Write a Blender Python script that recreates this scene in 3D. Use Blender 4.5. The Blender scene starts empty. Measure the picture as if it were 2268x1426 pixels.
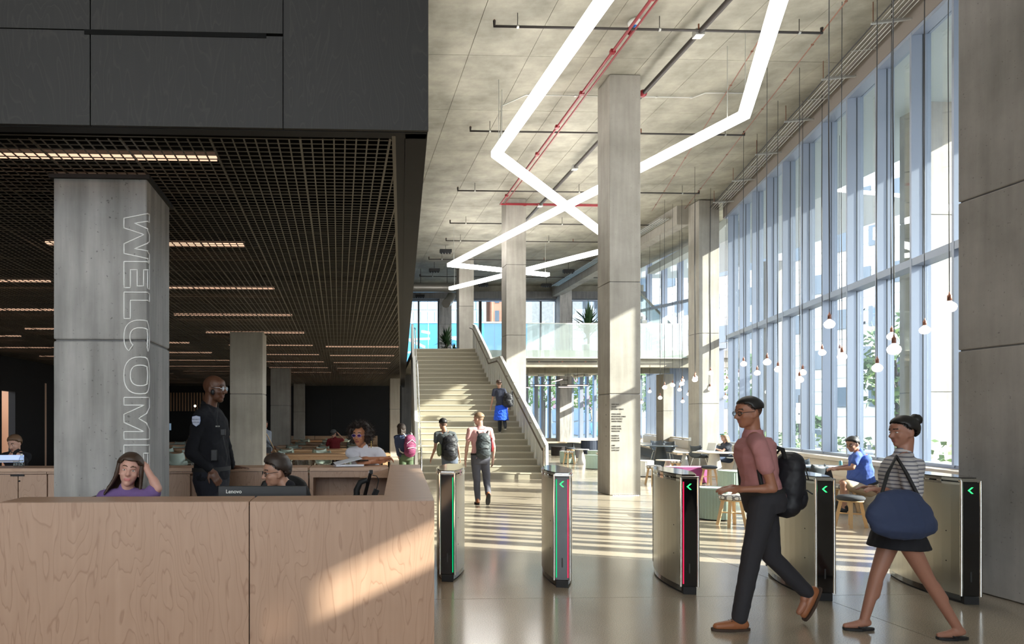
import bpy, bmesh, math, random
import numpy as np
from mathutils import Vector, Matrix, Euler, Quaternion
random.seed(7)
rng = np.random.RandomState(7)
S = bpy.context.scene
COL = S.collection
# ------------------------------------------------------------ camera, sky, sun, exposure
F, PX, PY, HC = 1512.0, 806.0, 930.0, 1.62        # focal length in px, principal point, eye height
cam = bpy.data.cameras.new('camera'); camo = bpy.data.objects.new('camera', cam); COL.objects.link(camo)
cam.sensor_width = 36.0; cam.lens = 36.0 * F / 2268.0
cam.shift_x = (1134 - PX) / 2268.0; cam.shift_y = (PY - 713) / 2268.0
cam.clip_start = 0.05; cam.clip_end = 600
camo.location = (0, 0, HC); camo.rotation_euler = (math.radians(90), 0, 0)
S.camera = camo
S.view_settings.view_transform = 'Standard'; S.view_settings.look = 'None'
S.view_settings.gamma = 1.0; S.view_settings.use_curve_mapping = False
S.view_settings.exposure = 0.92
w = bpy.data.worlds.new('sky'); S.world = w; w.use_nodes = True
nt = w.node_tree; nt.nodes.clear()
wo = nt.nodes.new('ShaderNodeOutputWorld'); bg = nt.nodes.new('ShaderNodeBackground')
tc = nt.nodes.new('ShaderNodeTexCoord'); sp = nt.nodes.new('ShaderNodeSeparateXYZ'); cr = nt.nodes.new('ShaderNodeValToRGB')
nt.links.new(tc.outputs['Generated'], sp.inputs[0]); nt.links.new(sp.outputs['Z'], cr.inputs[0])
cr.color_ramp.elements[0].position = 0.0; cr.color_ramp.elements[0].color = (0.98, 0.98, 1.0, 1)
cr.color_ramp.elements[1].position = 0.9; cr.color_ramp.elements[1].color = (0.70, 0.82, 1.0, 1)
nt.links.new(cr.outputs[0], bg.inputs[0]); nt.links.new(bg.outputs[0], wo.inputs[0])
bg.inputs[1].default_value = 3.3
SUN_EL, SAZ = math.radians(26), (-0.94, 0.34)
sd = bpy.data.lights.new('sun', 'SUN'); sd.energy = 12.0; sd.angle = math.radians(0.55); sd.color = (1.0, 0.93, 0.80)
so = bpy.data.objects.new('sun', sd); COL.objects.link(so)
so.rotation_euler = Vector((SAZ[0]*math.cos(SUN_EL), SAZ[1]*math.cos(SUN_EL), -math.sin(SUN_EL))).to_track_quat('-Z', 'Y').to_euler()
so.location = (20, -8, 15)
cy = S.cycles
cy.max_bounces = 10; cy.diffuse_bounces = 5; cy.glossy_bounces = 4; cy.transmission_bounces = 6; cy.transparent_max_bounces = 16
cy.caustics_reflective = False; cy.caustics_refractive = False; cy.sample_clamp_indirect = 6.0
cy.use_denoising = True
# ------------------------------------------------------------ placing helpers
TA, TB, TC = -0.037, 0.055, 0.230               # dX/dY of the three plan directions (column grid, stair/desk, window wall)
ROTA = math.atan(0.037)
def W(px, py, k, dy=0.0):
    """world point seen at photo position (px,py), k = depth / focal length"""
    kk = k + dy / F
    return Vector(((px - PX) * kk, F * kk, HC - (py - PY) * kk))
def G(px, k, dy=0.0, z=0.0):
    kk = k + dy / F
    return Vector(((px - PX) * kk, F * kk, z))
# ------------------------------------------------------------ mesh builder
class MB:
    def __init__(s): s.v = []; s.f = []; s.m = []; s.sm = []
    def add(s, vs, fs, mi=0, smooth=False):
        o = len(s.v); s.v += [tuple(v) for v in vs]
        for f in fs: s.f.append(tuple(i + o for i in f)); s.m.append(mi); s.sm.append(smooth)
        return s
    def box(s, c, size, rz=0.0, mi=0, M=None):
        x, y, z = size[0]/2, size[1]/2, size[2]/2
        pts = [Vector((a*x, b*y, d*z)) for d in (-1, 1) for (a, b) in ((-1,-1),(1,-1),(1,1),(-1,1))]
        R = M if M is not None else Matrix.Rotation(rz, 3, 'Z')
        c = Vector(c)
        s.add([c + R @ p for p in pts], [(3,2,1,0),(4,5,6,7),(0,1,5,4),(1,2,6,5),(2,3,7,6),(3,0,4,7)], mi)
        return s
    def prism(s, poly, z0, z1, mi=0, smooth=False):
        n = len(poly)
        a = sum(poly[i][0]*poly[(i+1)%n][1]-poly[(i+1)%n][0]*poly[i][1] for i in range(n))
        if a < 0: poly = poly[::-1]
        vs = [(p[0], p[1], z0) for p in poly] + [(p[0], p[1], z1) for p in poly]
        s.add(vs, [(i, (i+1)%n, n+(i+1)%n, n+i) for i in range(n)], mi, smooth)
        s.add(vs, [tuple(range(n))[::-1], tuple(range(n, 2*n))], mi)
        return s
    def extr(s, poly, d, mi=0):
        """extrude a 3-D polygon by vector d"""
        n = len(poly); d = Vector(d); vs = [Vector(p) for p in poly] + [Vector(p) + d for p in poly]
        s.add(vs, [(i, (i+1)%n, n+(i+1)%n, n+i) for i in range(n)] + [tuple(range(n))[::-1], tuple(range(n, 2*n))], mi)
        return s
    def tube(s, pts, r, n=8, mi=0, cap=True, smooth=True):
        pts = [Vector(p) for p in pts]; m = len(pts)
        rs = r if isinstance(r, (list, tuple)) else [r]*m
        t0 = (pts[1]-pts[0]).normalized()
        u = t0.orthogonal().normalized(); rings = []
        for i in range(m):
            if i == 0: t = t0
            elif i == m-1: t = (pts[i]-pts[i-1]).normalized()
            else:
                t = ((pts[i]-pts[i-1]).normalized() + (pts[i+1]-pts[i]).normalized())
                t = t.normalized() if t.length > 1e-6 else (pts[i]-pts[i-1]).normalized()
            u = (u - t*u.dot(t)); u = u.normalized() if u.length > 1e-6 else t.orthogonal().normalized()
            v = t.cross(u)
            rings.append([pts[i] + (u*math.cos(a) + v*math.sin(a))*rs[i] for a in [2*math.pi*j/n for j in range(n)]])
        vs = [p for r_ in rings for p in r_]
        fs = [(i*n+j, i*n+(j+1)%n, (i+1)*n+(j+1)%n, (i+1)*n+j) for i in range(m-1) for j in range(n)]
        s.add(vs, fs, mi, smooth)
        if cap: s.add(vs, [tuple(range(n))[::-1], tuple((m-1)*n+j for j in range(n))], mi)
        return s
    def lathe(s, prof, c=(0,0,0), n=20, mi=0, smooth=True, sx=1.0, sy=1.0):
        vs = []; 
        for (r, z) in prof:
            for j in range(n):
                a = 2*math.pi*j/n; vs.append((c[0]+r*sx*math.cos(a), c[1]+r*sy*math.sin(a), c[2]+z))
        m = len(prof)
        fs = [(i*n+j, i*n+(j+1)%n, (i+1)*n+(j+1)%n, (i+1)*n+j) for i in range(m-1) for j in range(n)]
        s.add(vs, fs, mi, smooth)
        s.add(vs, [tuple(range(n))[::-1], tuple((m-1)*n+j for j in range(n))], mi)
        return s
    def ell(s, c, r, n=12, m=8, R=None, mi=0):
        c = Vector(c); vs = []
        for i in range(m+1):
            ph = math.pi*(i/m)
            for j in range(n):
                a = 2*math.pi*j/n
                p = Vector((r[0]*max(math.sin(ph),1e-3)*math.cos(a), r[1]*max(math.sin(ph),1e-3)*math.sin(a), -r[2]*math.cos(ph)))
                vs.append(c + (R @ p if R is not None else p))
        fs = [(i*n+j, i*n+(j+1)%n, (i+1)*n+(j+1)%n, (i+1)*n+j) for i in range(m) for j in range(n)]
        fs += [tuple(range(n))[::-1], tuple(m*n+j for j in range(n))]
        s.add(vs, fs, mi, True); return s
    def cap(s, a, b, ra, rb, n=10):
        """tapered capsule (closed, rounded) for remeshing"""
        a, b = Vector(a), Vector(b); d = (b-a); L = d.length
        if L < 1e-5: return s.ell(a, (ra,)*3)
        d /= L; pts = []; rs = []
        for q in (-0.98, -0.75, -0.4): pts.append(a + d*ra*q); rs.append(ra*math.sqrt(max(1-q*q, 0.01)))
        pts.append(a); rs.append(ra); pts.append(b); rs.append(rb)
        for q in (0.4, 0.75, 0.98): pts.append(b + d*rb*q); rs.append(rb*math.sqrt(max(1-q*q, 0.01)))
        return s.tube(pts, rs, n)
    def mesh(s, name, mats):
        me = bpy.data.meshes.new(name); me.from_pydata(s.v, [], s.f)
        for m in (mats if isinstance(mats, (list, tuple)) else [mats]): me.materials.append(m)
        me.polygons.foreach_set('material_index', s.m); me.polygons.foreach_set('use_smooth', s.sm)
        me.update(); return me
    def build(s, name, mats, parent=None, loc=None, rz=0.0, bevel=0.0):
        o = bpy.data.objects.new(name, s.mesh(name, mats)); COL.objects.link(o)
        if parent is not None: o.parent = parent
        if loc is not None: o.location = loc
        if rz: o.rotation_euler = (0, 0, rz)
        if bevel:
            b = o.modifiers.new('bevel', 'BEVEL'); b.width = bevel; b.segments = 2; b.limit_method = 'ANGLE'
        return o
def tag(o, label=None, cat=None, group=None, kind=None):
    if label: o['label'] = label
    if cat: o['category'] = cat
    if group: o['group'] = group
    if kind: o['kind'] = kind
    return o
def thing(name, label, cat, loc=(0,0,0), rz=0.0, group=None):
    o = bpy.data.objects.new(name, None); COL.objects.link(o); o.location = loc; o.rotation_euler = (0, 0, rz)
    o.empty_display_size = 0.1
    return tag(o, label, cat, group)
def struct(name, loc=(0,0,0), rz=0.0, label=None):
    o = bpy.data.objects.new(name, None); COL.objects.link(o); o.location = loc; o.rotation_euler = (0, 0, rz)
    o['kind'] = 'structure'
    if label: o['label'] = label
    return o
KIDS = {}
def copy_tree(o, parent=None):
    c = o.copy(); COL.objects.link(c)
    if parent is not None: c.parent = parent
    for ch in [x for x in list(o.children)]: copy_tree(ch, c)
    return c
def place(root, loc, rz=0.0, label=None, group=None):
    r = copy_tree(root); r.location = loc; r.rotation_euler = (0, 0, rz)
    if label: r['label'] = label
    if group: r['group'] = group
    return r
# ------------------------------------------------------------ materials
MATS = {}
def newmat(name):
    m = bpy.data.materials.new(name); m.use_nodes = True; MATS[name] = m
    return m, m.node_tree, m.node_tree.nodes['Principled BSDF']
def node(nt, t, **kw):
    n = nt.nodes.new(t)
    for k, v in kw.items(): setattr(n, k, v)
    return n
def plain(name, col, rough=0.6, metal=0.0, spec=0.5, var=0.0, scale=20.0, bump=0.0, coat=0.0, emit=None, es=0.0, trans=0.0, sheen=0.0):
    m, nt, b = newmat(name)
    b.inputs['Base Color'].default_value = (*col, 1); b.inputs['Roughness'].default_value = rough
    b.inputs['Metallic'].default_value = metal; b.inputs['Specular IOR Level'].default_value = spec
    b.inputs['Coat Weight'].default_value = coat; b.inputs['Coat Roughness'].default_value = 0.1
    b.inputs['Sheen Weight'].default_value = sheen
    if emit: b.inputs['Emission Color'].default_value = (*emit, 1); b.inputs['Emission Strength'].default_value = es
    if var or bump:
        tc = node(nt, 'ShaderNodeTexCoord'); n = node(nt, 'ShaderNodeTexNoise'); n.inputs['Scale'].default_value = scale; n.inputs['Detail'].default_value = 5
        nt.links.new(tc.outputs['Object'], n.inputs['Vector'])
        if var:
            mx = node(nt, 'ShaderNodeMix', data_type='RGBA'); mx.inputs['A'].default_value = (*[c*(1-var) for c in col], 1); mx.inputs['B'].default_value = (*[min(c*(1+var), 1) for c in col], 1)
            nt.links.new(n.outputs['Fac'], mx.inputs['Factor']); nt.links.new(mx.outputs['Result'], b.inputs['Base Color'])
        if bump:
            bp = node(nt, 'ShaderNodeBump'); bp.inputs['Strength'].default_value = bump; bp.inputs['Distance'].default_value = 0.01
            nt.links.new(n.outputs['Fac'], bp.inputs['Height']); nt.links.new(bp.outputs['Normal'], b.inputs['Normal'])
    return m
def ramp(nt, fac, stops):
    r = node(nt, 'ShaderNodeValToRGB'); e = r.color_ramp.elements
    e[0].position, e[0].color = stops[0][0], (*stops[0][1], 1); e[1].position, e[1].color = stops[-1][0], (*stops[-1][1], 1)
    for p, c in stops[1:-1]:
        x = e.new(p); x.color = (*c, 1)
    nt.links.new(fac, r.inputs[0]); return r.outputs[0]
def concrete(name, c0, c1, streak=0.5, pits=0.4, rough=0.75, blot=1.0, flat=False):
    """cast concrete: broad blotches, vertical form streaks, small dark pits"""
    m, nt, b = newmat(name); L = nt.links.new
    tc = node(nt, 'ShaderNodeTexCoord'); gm = node(nt, 'ShaderNodeNewGeometry')
    n1 = node(nt, 'ShaderNodeTexNoise'); n1.inputs['Scale'].default_value = 0.9*blot; n1.inputs['Detail'].default_value = 6; n1.inputs['Roughness'].default_value = 0.62
    L(gm.outputs['Position'], n1.inputs['Vector'])
    mp = node(nt, 'ShaderNodeMapping'); mp.inputs['Scale'].default_value = (6, 6, 0.5) if not flat else (0.8, 6, 6)
    L(gm.outputs['Position'], mp.inputs[0])
    n2 = node(nt, 'ShaderNodeTexNoise'); n2.inputs['Scale'].default_value = 1.6; n2.inputs['Detail'].default_value = 5; L(mp.outputs[0], n2.inputs['Vector'])
    mm = node(nt, 'ShaderNodeMix', data_type='FLOAT'); mm.inputs['Factor'].default_value = streak
    L(n1.outputs['Fac'], mm.inputs['A']); L(n2.outputs['Fac'], mm.inputs['B'])
    col = ramp(nt, mm.outputs['Result'], [(0.33, c0), (0.5, tuple((a+b_)/2 for a, b_ in zip(c0, c1))), (0.66, c1)])
    v = node(nt, 'ShaderNodeTexNoise'); v.inputs['Scale'].default_value = 40; v.inputs['Detail'].default_value = 3; L(gm.outputs['Position'], v.inputs['Vector'])
    pr = ramp(nt, v.outputs['Fac'], [(0.27, (1-pits,)*3), (0.33, (1, 1, 1))])
    mu = node(nt, 'ShaderNodeMix', data_type='RGBA', blend_type='MULTIPLY'); mu.inputs['Factor'].default_value = 1
    L(col, mu.inputs['A']); L(pr, mu.inputs['B']); L(mu.outputs['Result'], b.inputs['Base Color'])
    b.inputs['Roughness'].default_value = rough
    bp = node(nt, 'ShaderNodeBump'); bp.inputs['Strength'].default_value = 0.25; bp.inputs['Distance'].default_value = 0.01
    L(mm.outputs['Result'], bp.inputs['Height']); L(bp.outputs['Normal'], b.inputs['Normal'])
    return m
def wood(name, c0, c1, cl, scale=1.0, rough=0.4, lines=9.0, axis='z', coat=0.15, lw=0.1):
    """rotary-cut plywood veneer: contour lines of a stretched noise field"""
    m, nt, b = newmat(name); L = nt.links.new
    gm = node(nt, 'ShaderNodeTexCoord'); mp = node(nt, 'ShaderNodeMapping')
    st = {'z': (4.0, 4.0, 0.9), 'x': (0.8, 3.0, 3.0), 'y': (3.0, 0.8, 3.0)}[axis]
    mp.inputs['Scale'].default_value = tuple(a*scale for a in st); L(gm.outputs['Object'], mp.inputs[0])
    n1 = node(nt, 'ShaderNodeTexNoise'); n1.inputs['Scale'].default_value = 1.0; n1.inputs['Detail'].default_value = 3.2; n1.inputs['Roughness'].default_value = 0.45; n1.inputs['Distortion'].default_value = 0.4
    L(mp.outputs[0], n1.inputs['Vector'])
    mu = node(nt, 'ShaderNodeMath', operation='MULTIPLY'); mu.inputs[1].default_value = lines*2.2; L(n1.outputs['Fac'], mu.inputs[0])
    fr = node(nt, 'ShaderNodeMath', operation='FRACT'); L(mu.outputs[0], fr.inputs[0])
    r1 = ramp(nt, fr.outputs[0], [(0.0, (0.0,)*3), (1-lw*2.5, (0.18,)*3), (1-lw, (1.0,)*3), (1.0, (0.0,)*3)])
    base = node(nt, 'ShaderNodeMix', data_type='RGBA'); base.inputs['A'].default_value = (*c0, 1); base.inputs['B'].default_value = (*c1, 1)
    n2 = node(nt, 'ShaderNodeTexNoise'); n2.inputs['Scale'].default_value = 1.3; n2.inputs['Detail'].default_value = 5
    mp2 = node(nt, 'ShaderNodeMapping'); mp2.inputs['Scale'].default_value = tuple(a*scale*(7 if a > 1 else 0.6) for a in st); L(gm.outputs['Object'], mp2.inputs[0]); L(mp2.outputs[0], n2.inputs['Vector'])
    L(n2.outputs['Fac'], base.inputs['Factor'])
    fin = node(nt, 'ShaderNodeMix', data_type='RGBA'); fin.inputs['B'].default_value = (*cl, 1)
    L(base.outputs['Result'], fin.inputs['A'])
    s_ = node(nt, 'ShaderNodeMath', operation='MULTIPLY'); s_.inputs[1].default_value = 0.55; L(r1, s_.inputs[0]); L(s_.outputs[0], fin.inputs['Factor'])
    L(fin.outputs['Result'], b.inputs['Base Color']); b.inputs['Roughness'].default_value = rough; b.inputs['Coat Weight'].default_value = coat; b.inputs['Coat Roughness'].default_value = 0.25
    return m
def glassmat(name, tint=(0.93, 0.97, 0.98), refl=1.0, milky=0.0, mcol=(0.8, 0.9, 0.9)):
    m = bpy.data.materials.new(name); m.use_nodes = True; MATS[name] = m; nt = m.node_tree; nt.nodes.clear(); L = nt.links.new
    o = node(nt, 'ShaderNodeOutputMaterial'); t = node(nt, 'ShaderNodeBsdfTransparent'); t.inputs[0].default_value = (*tint, 1)
    g = node(nt, 'ShaderNodeBsdfGlossy'); g.inputs['Roughness'].default_value = 0.02; g.inputs[0].default_value = (1, 1, 1, 1)
    fr = node(nt, 'ShaderNodeLayerWeight'); pw_ = node(nt, 'ShaderNodeMath', operation='POWER'); pw_.inputs[1].default_value = 4.5; L(fr.outputs['Facing'], pw_.inputs[0])
    mu = node(nt, 'ShaderNodeMath', operation='MULTIPLY_ADD'); mu.inputs[1].default_value = 0.9*refl; mu.inputs[2].default_value = 0.04*refl; L(pw_.outputs[0], mu.inputs[0])
    mx = node(nt, 'ShaderNodeMixShader'); L(mu.outputs[0], mx.inputs[0]); L(t.outputs[0], mx.inputs[1]); L(g.outputs[0], mx.inputs[2])
    last = mx.outputs[0]
    if milky:
        d = node(nt, 'ShaderNodeBsdfTranslucent'); d.inputs[0].default_value = (*mcol, 1); d2 = node(nt, 'ShaderNodeBsdfDiffuse'); d2.inputs[0].default_value = (*mcol, 1)
        a = node(nt, 'ShaderNodeMixShader'); a.inputs[0].default_value = 0.5; L(d.outputs[0], a.inputs[1]); L(d2.outputs[0], a.inputs[2])
        b2 = node(nt, 'ShaderNodeMixShader'); b2.inputs[0].default_value = milky; L(last, b2.inputs[1]); L(a.outputs[0], b2.inputs[2]); last = b2.outputs[0]
    L(last, o.inputs[0]); return m
def emis(name, col, s):
    m = bpy.data.materials.new(name); m.use_nodes = True; MATS[name] = m; nt = m.node_tree; nt.nodes.clear()
    o = node(nt, 'ShaderNodeOutputMaterial'); e = node(nt, 'ShaderNodeEmission'); e.inputs[0].default_value = (*col, 1); e.inputs[1].default_value = s
    nt.links.new(e.outputs[0], o.inputs[0]); return m

M_ceil = concrete('ceiling concrete', (0.20, 0.188, 0.15), (0.40, 0.375, 0.305), streak=0.12, pits=0.3, blot=1.3, flat=True)
M_col = concrete('warm column concrete', (0.255, 0.236, 0.203), (0.42, 0.395, 0.35), streak=0.35, pits=0.3)
M_colg = concrete('grey column concrete', (0.20, 0.195, 0.187), (0.54, 0.525, 0.51), streak=0.55, pits=0.5)
M_dark = concrete('dark grey concrete', (0.12, 0.12, 0.125), (0.22, 0.215, 0.21), streak=0.5, pits=0.3)
M_ply = wood('birch plywood', (0.41, 0.25, 0.165), (0.50, 0.325, 0.225), (0.27, 0.135, 0.08), scale=0.95, lines=10, lw=.07)
M_plyt = wood('birch plywood top', (0.52, 0.33, 0.22), (0.60, 0.40, 0.28), (0.42, 0.25, 0.16), axis='x', rough=0.42, coat=0.06)
M_blk = wood('black stained plywood', (0.0105, 0.0098, 0.0095), (0.0165, 0.0152, 0.0147), (0.036, 0.031, 0.028), scale=1.0, rough=0.6, lines=11, coat=0.0)
M_oak = wood('oak table', (0.42, 0.25, 0.13), (0.52, 0.33, 0.18), (0.36, 0.2, 0.1), axis='x', lines=14, rough=0.4)
M_ash = plain('ash wood', (0.62, 0.42, 0.22), 0.5, var=0.15, scale=9)
M_black = plain('black paint', (0.012, 0.012, 0.013), 0.7)
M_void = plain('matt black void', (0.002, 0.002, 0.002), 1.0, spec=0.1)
M_blackw = plain('black wall', (0.016, 0.016, 0.017), 0.8, var=0.2, scale=2)
M_slat = plain('bronze grille slat', (0.13, 0.115, 0.09), 0.45, metal=0.3)
M_white = plain('white metal', (0.72, 0.72, 0.68), 0.45)
M_fin = plain('pale blue grey aluminium', (0.29, 0.335, 0.42), 0.42, metal=0.25)
M_steel = plain('brushed stainless steel', (0.50, 0.48, 0.42), 0.28, metal=1.0)
M_chrome = plain('polished steel trim', (0.75, 0.75, 0.72), 0.12, metal=1.0)
M_gloss = plain('gloss black panel', (0.006, 0.006, 0.007), 0.08, coat=0.6)
M_glass = glassmat('window glass')
M_balg = glassmat('fritted balustrade glass', (0.86, 0.93, 0.93), 0.7, milky=0.28, mcol=(0.72, 0.80, 0.80))
M_green = emis('green light', (0.03, 1.0, 0.16), 1.6)
M_led_g = emis('green strip', (0.0, 0.55, 0.18), 0.8)
M_led_r = emis('red strip', (0.85, 0.02, 0.09), 0.8)
M_strip = emis('linear light diffuser', (1.0, 0.97, 0.92), 9.0)
M_warm = emis('warm light', (1.0, 0.60, 0.40), 0.75)
M_bulb = plain('opal bulb', (0.86, 0.83, 0.78), 0.25, emit=(1.0, 0.97, 0.92), es=0.6)
M_copper = plain('brushed copper', (0.28, 0.13, 0.09), 0.4, metal=0.8)
M_cord = plain('black cord', (0.03, 0.03, 0.032), 0.6)
M_pipe = plain('dark pipe', (0.045, 0.038, 0.034), 0.55, metal=0.3)
M_red = plain('red conduit', (0.24, 0.012, 0.02), 0.45)
M_cond = plain('galvanised conduit', (0.5, 0.5, 0.47), 0.4, metal=0.6)
M_duct = plain('galvanised duct', (0.36, 0.34, 0.31), 0.4, metal=0.7, var=0.1, scale=3)
M_sage = plain('sage felt', (0.30, 0.39, 0.33), 0.9, var=0.06, scale=60, sheen=0.3)
M_purple = plain('magenta felt', (0.27, 0.05, 0.17), 0.9, var=0.06, scale=60, sheen=0.3)
M_shell = plain('charcoal shell', (0.045, 0.055, 0.065), 0.45)
M_navy = plain('navy fabric', (0.02, 0.028, 0.05), 0.8, var=0.1, scale=40)
M_sagech = plain('sage plastic shell', (0.40, 0.48, 0.42), 0.4)
M_cream = plain('cream laminate', (0.66, 0.60, 0.50), 0.4)
M_conc_t = plain('pale grey cone', (0.55, 0.55, 0.53), 0.6)
M_bench = wood('pale bench wood', (0.60, 0.48, 0.34), (0.68, 0.56, 0.42), (0.52, 0.38, 0.25), axis='x', lines=6)
M_sillw = plain('pale sill', (0.62, 0.56, 0.47), 0.5, var=0.05, scale=5)
M_hoard = plain('bright blue hoarding', (0.10, 0.42, 0.72), 0.6)
M_leaf = plain('dark leaf', (0.02, 0.055, 0.018), 0.5, var=0.4, scale=30)
M_leaf2 = plain('street tree leaf', (0.16, 0.25, 0.08), 0.6, var=0.4, scale=8)
M_bark = plain('bark', (0.12, 0.09, 0.07), 0.9, var=0.2, scale=20)
M_paper = plain('paper', (0.72, 0.74, 0.80), 0.7)
M_ink = plain('black lettering', (0.01, 0.01, 0.01), 0.6)
M_welc = plain('white outline letter', (0.95, 0.95, 0.94), 0.5)
M_asph = plain('asphalt', (0.13, 0.13, 0.13), 0.9, var=0.1, scale=3)
M_walk = plain('pale sidewalk', (0.5, 0.48, 0.44), 0.85, var=0.08, scale=3)
M_stone = plain('pale facade stone', (0.60, 0.62, 0.62), 0.8, var=0.06, scale=2)
M_stonew = plain('white and sunlit facade stone', (0.82, 0.82, 0.80), 0.8, var=0.03, scale=1)
M_wglass = plain('far window glass', (0.12, 0.16, 0.2), 0.1, coat=0.5)
M_soff = plain('exterior soffit', (0.50, 0.54, 0.53), 0.6)
# perforated stair: speckled beige
def stairmat():
    m, nt, b = newmat('perforated bronze stair'); L = nt.links.new
    gm = node(nt, 'ShaderNodeNewGeometry'); v = node(nt, 'ShaderNodeTexVoronoi'); v.inputs['Scale'].default_value = 42; L(gm.outputs['Position'], v.inputs['Vector'])
    c = ramp(nt, v.outputs['Distance'], [(0.25, (0.20, 0.185, 0.14)), (0.5, (0.48, 0.44, 0.35)), (1.0, (0.52, 0.48, 0.38))])
    L(c, b.inputs['Base Color']); b.inputs['Roughness'].default_value = 0.5
    return m
M_stair = stairmat()
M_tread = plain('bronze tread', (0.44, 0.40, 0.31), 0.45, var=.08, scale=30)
M_riser = plain('dark perforated riser', (0.30, 0.27, 0.20), 0.6, var=.15, scale=60)  # darker than the treads because of the perforations
def floormat():
    m, nt, b = newmat('polished concrete floor'); L = nt.links.new
    gm = node(nt, 'ShaderNodeNewGeometry')
    n1 = node(nt, 'ShaderNodeTexNoise'); n1.inputs['Scale'].default_value = 0.5; n1.inputs['Detail'].default_value = 6; L(gm.outputs['Position'], n1.inputs['Vector'])
    n2 = node(nt, 'ShaderNodeTexNoise'); n2.inputs['Scale'].default_value = 130; n2.inputs['Detail'].default_value = 2; L(gm.outputs['Position'], n2.inputs['Vector'])
    a = ramp(nt, n1.outputs['Fac'], [(0.3, (0.33, 0.275, 0.205)), (0.7, (0.44, 0.38, 0.295))])
    s_ = ramp(nt, n2.outputs['Fac'], [(0.35, (0.72,)*3), (0.5, (1, 1, 1)), (0.68, (1.25,)*3)])
    mu = node(nt, 'ShaderNodeMix', data_type='RGBA', blend_type='MULTIPLY'); mu.inputs['Factor'].default_value = 1; L(a, mu.inputs['A']); L(s_, mu.inputs['B'])
    L(mu.outputs['Result'], b.inputs['Base Color'])
    r = node(nt, 'ShaderNodeMapRange'); r.inputs['To Min'].default_value = 0.10; r.inputs['To Max'].default_value = 0.24; L(n1.outputs['Fac'], r.inputs[0]); L(r.outputs[0], b.inputs['Roughness'])
    b.inputs['Specular IOR Level'].default_value = 0.75
    bp = node(nt, 'ShaderNodeBump'); bp.inputs['Strength'].default_value = 0.03; bp.inputs['Distance'].default_value = 0.02
    n3 = node(nt, 'ShaderNodeTexNoise'); n3.inputs['Scale'].default_value = 3; L(gm.outputs['Position'], n3.inputs['Vector']); L(n3.outputs['Fac'], bp.inputs['Height']); L(bp.outputs['Normal'], b.inputs['Normal'])
    return m
M_floor = floormat()
def plaid(name, base, line):
    m, nt, b = newmat(name); L = nt.links.new
    tc = node(nt, 'ShaderNodeTexCoord'); sx = node(nt, 'ShaderNodeSeparateXYZ'); L(tc.outputs['Object'], sx.inputs[0]); outs = []
    for ax in ('X', 'Y'):
        mu = node(nt, 'ShaderNodeMath', operation='MULTIPLY'); mu.inputs[1].default_value = 13; L(sx.outputs[ax], mu.inputs[0])
        fr = node(nt, 'ShaderNodeMath', operation='FRACT'); L(mu.outputs[0], fr.inputs[0])
        g = node(nt, 'ShaderNodeMath', operation='GREATER_THAN'); g.inputs[1].default_value = 0.78; L(fr.outputs[0], g.inputs[0]); outs.append(g.outputs[0])
    mx = node(nt, 'ShaderNodeMath', operation='MAXIMUM'); L(outs[0], mx.inputs[0]); L(outs[1], mx.inputs[1])
    c = node(nt, 'ShaderNodeMix', data_type='RGBA'); c.inputs['A'].default_value = (*base, 1); c.inputs['B'].default_value = (*line, 1); L(mx.outputs[0], c.inputs['Factor'])
    L(c.outputs['Result'], b.inputs['Base Color']); b.inputs['Roughness'].default_value = 0.9; return m
M_plaid = plaid('plaid wool', (0.72, 0.69, 0.62), (0.16, 0.15, 0.15))
M_stripe = None
# ============================================================ STRUCTURE
CZ, GZ, DZ, MZ = 9.05, 3.43, 1.12, 4.40          # ceiling, grille, desk, mezzanine heights
def lineX(X0, Y0, T, Y): return X0 + T*(Y - Y0)
def wallX(Y): return 6.876 + 0.23*Y              # window wall, inner face
nC = Vector((0.9746, -0.2241, 0)); dC = Vector((0.2241, 0.9746, 0)); RC = math.atan2(0.9746, 0.2241)
# ---- floor: large slabs with sawn joints
fl = struct('floor')
MB().box((2, 14, -0.11), (44, 64, 0.16)).build('sub_floor', M_dark, fl)
ys = [-16, -11.2, -6.4, -1.6, 1.9, 6.14, 10.9, 15.7, 20.5, 25.3, 30.1, 34.9, 39.7]
xs = [-14, -9.4, -4.8, -0.2, 4.4, 9.0, 13.6, 18.2]
for i in range(len(xs)-1):
    for j in range(len(ys)-1):
        g = 0.004; a, b_, c, d = xs[i]+g, xs[i+1]-g, ys[j]+g, ys[j+1]-g
        f = lambda x, y: (x - 0.037*y, y + 0.037*x)
        pl = [f(a, c), f(b_, c), f(b_, d), f(a, d)]
        pl = [(min(p[0], wallX(p[1]) + 0.02), p[1]) for p in pl]
        if max(p[0] for p in pl) - min(p[0] for p in pl) < 0.3: continue
        MB().prism(pl, -0.03, 0.0).build('slab', M_floor, fl)
# ---- ceiling: formwork panels, joints recessed
ce = struct('ceiling')
MB().prism([(-14, -14), (3.6, -14), (14, 26), (13.2, 40), (-14, 41)], CZ+0.015, CZ+0.3).build('slab', M_ceil, ce)
def Af(u, v): return (u - 0.037*v, v + 0.037*u)
for i in range(-2, 13):
    for j in range(-1, 17):
        u0, v0 = 0.16 + i*1.24, 4.05 + j*2.44
        p = Af(u0+0.62, v0+1.22)
        if p[0] < 0.1 or p[1] > 39.5: continue
        lim = min(wallX(p[1]) + 0.1, 12.2)
        if p[0] - 0.6 > lim: continue
        g = 0.005
        pl = [Af(u0+g, v0+g), Af(u0+1.24-g, v0+g), Af(u0+1.24-g, v0+2.44-g), Af(u0+g, v0+2.44-g)]
        pl = [(min(q[0], wallX(q[1]) + 0.05), q[1]) for q in pl]
        zz = rng.uniform(0, 0.003)
        MB().prism(pl, CZ + zz, CZ + 0.014).build('panel', M_ceil, ce)
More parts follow.
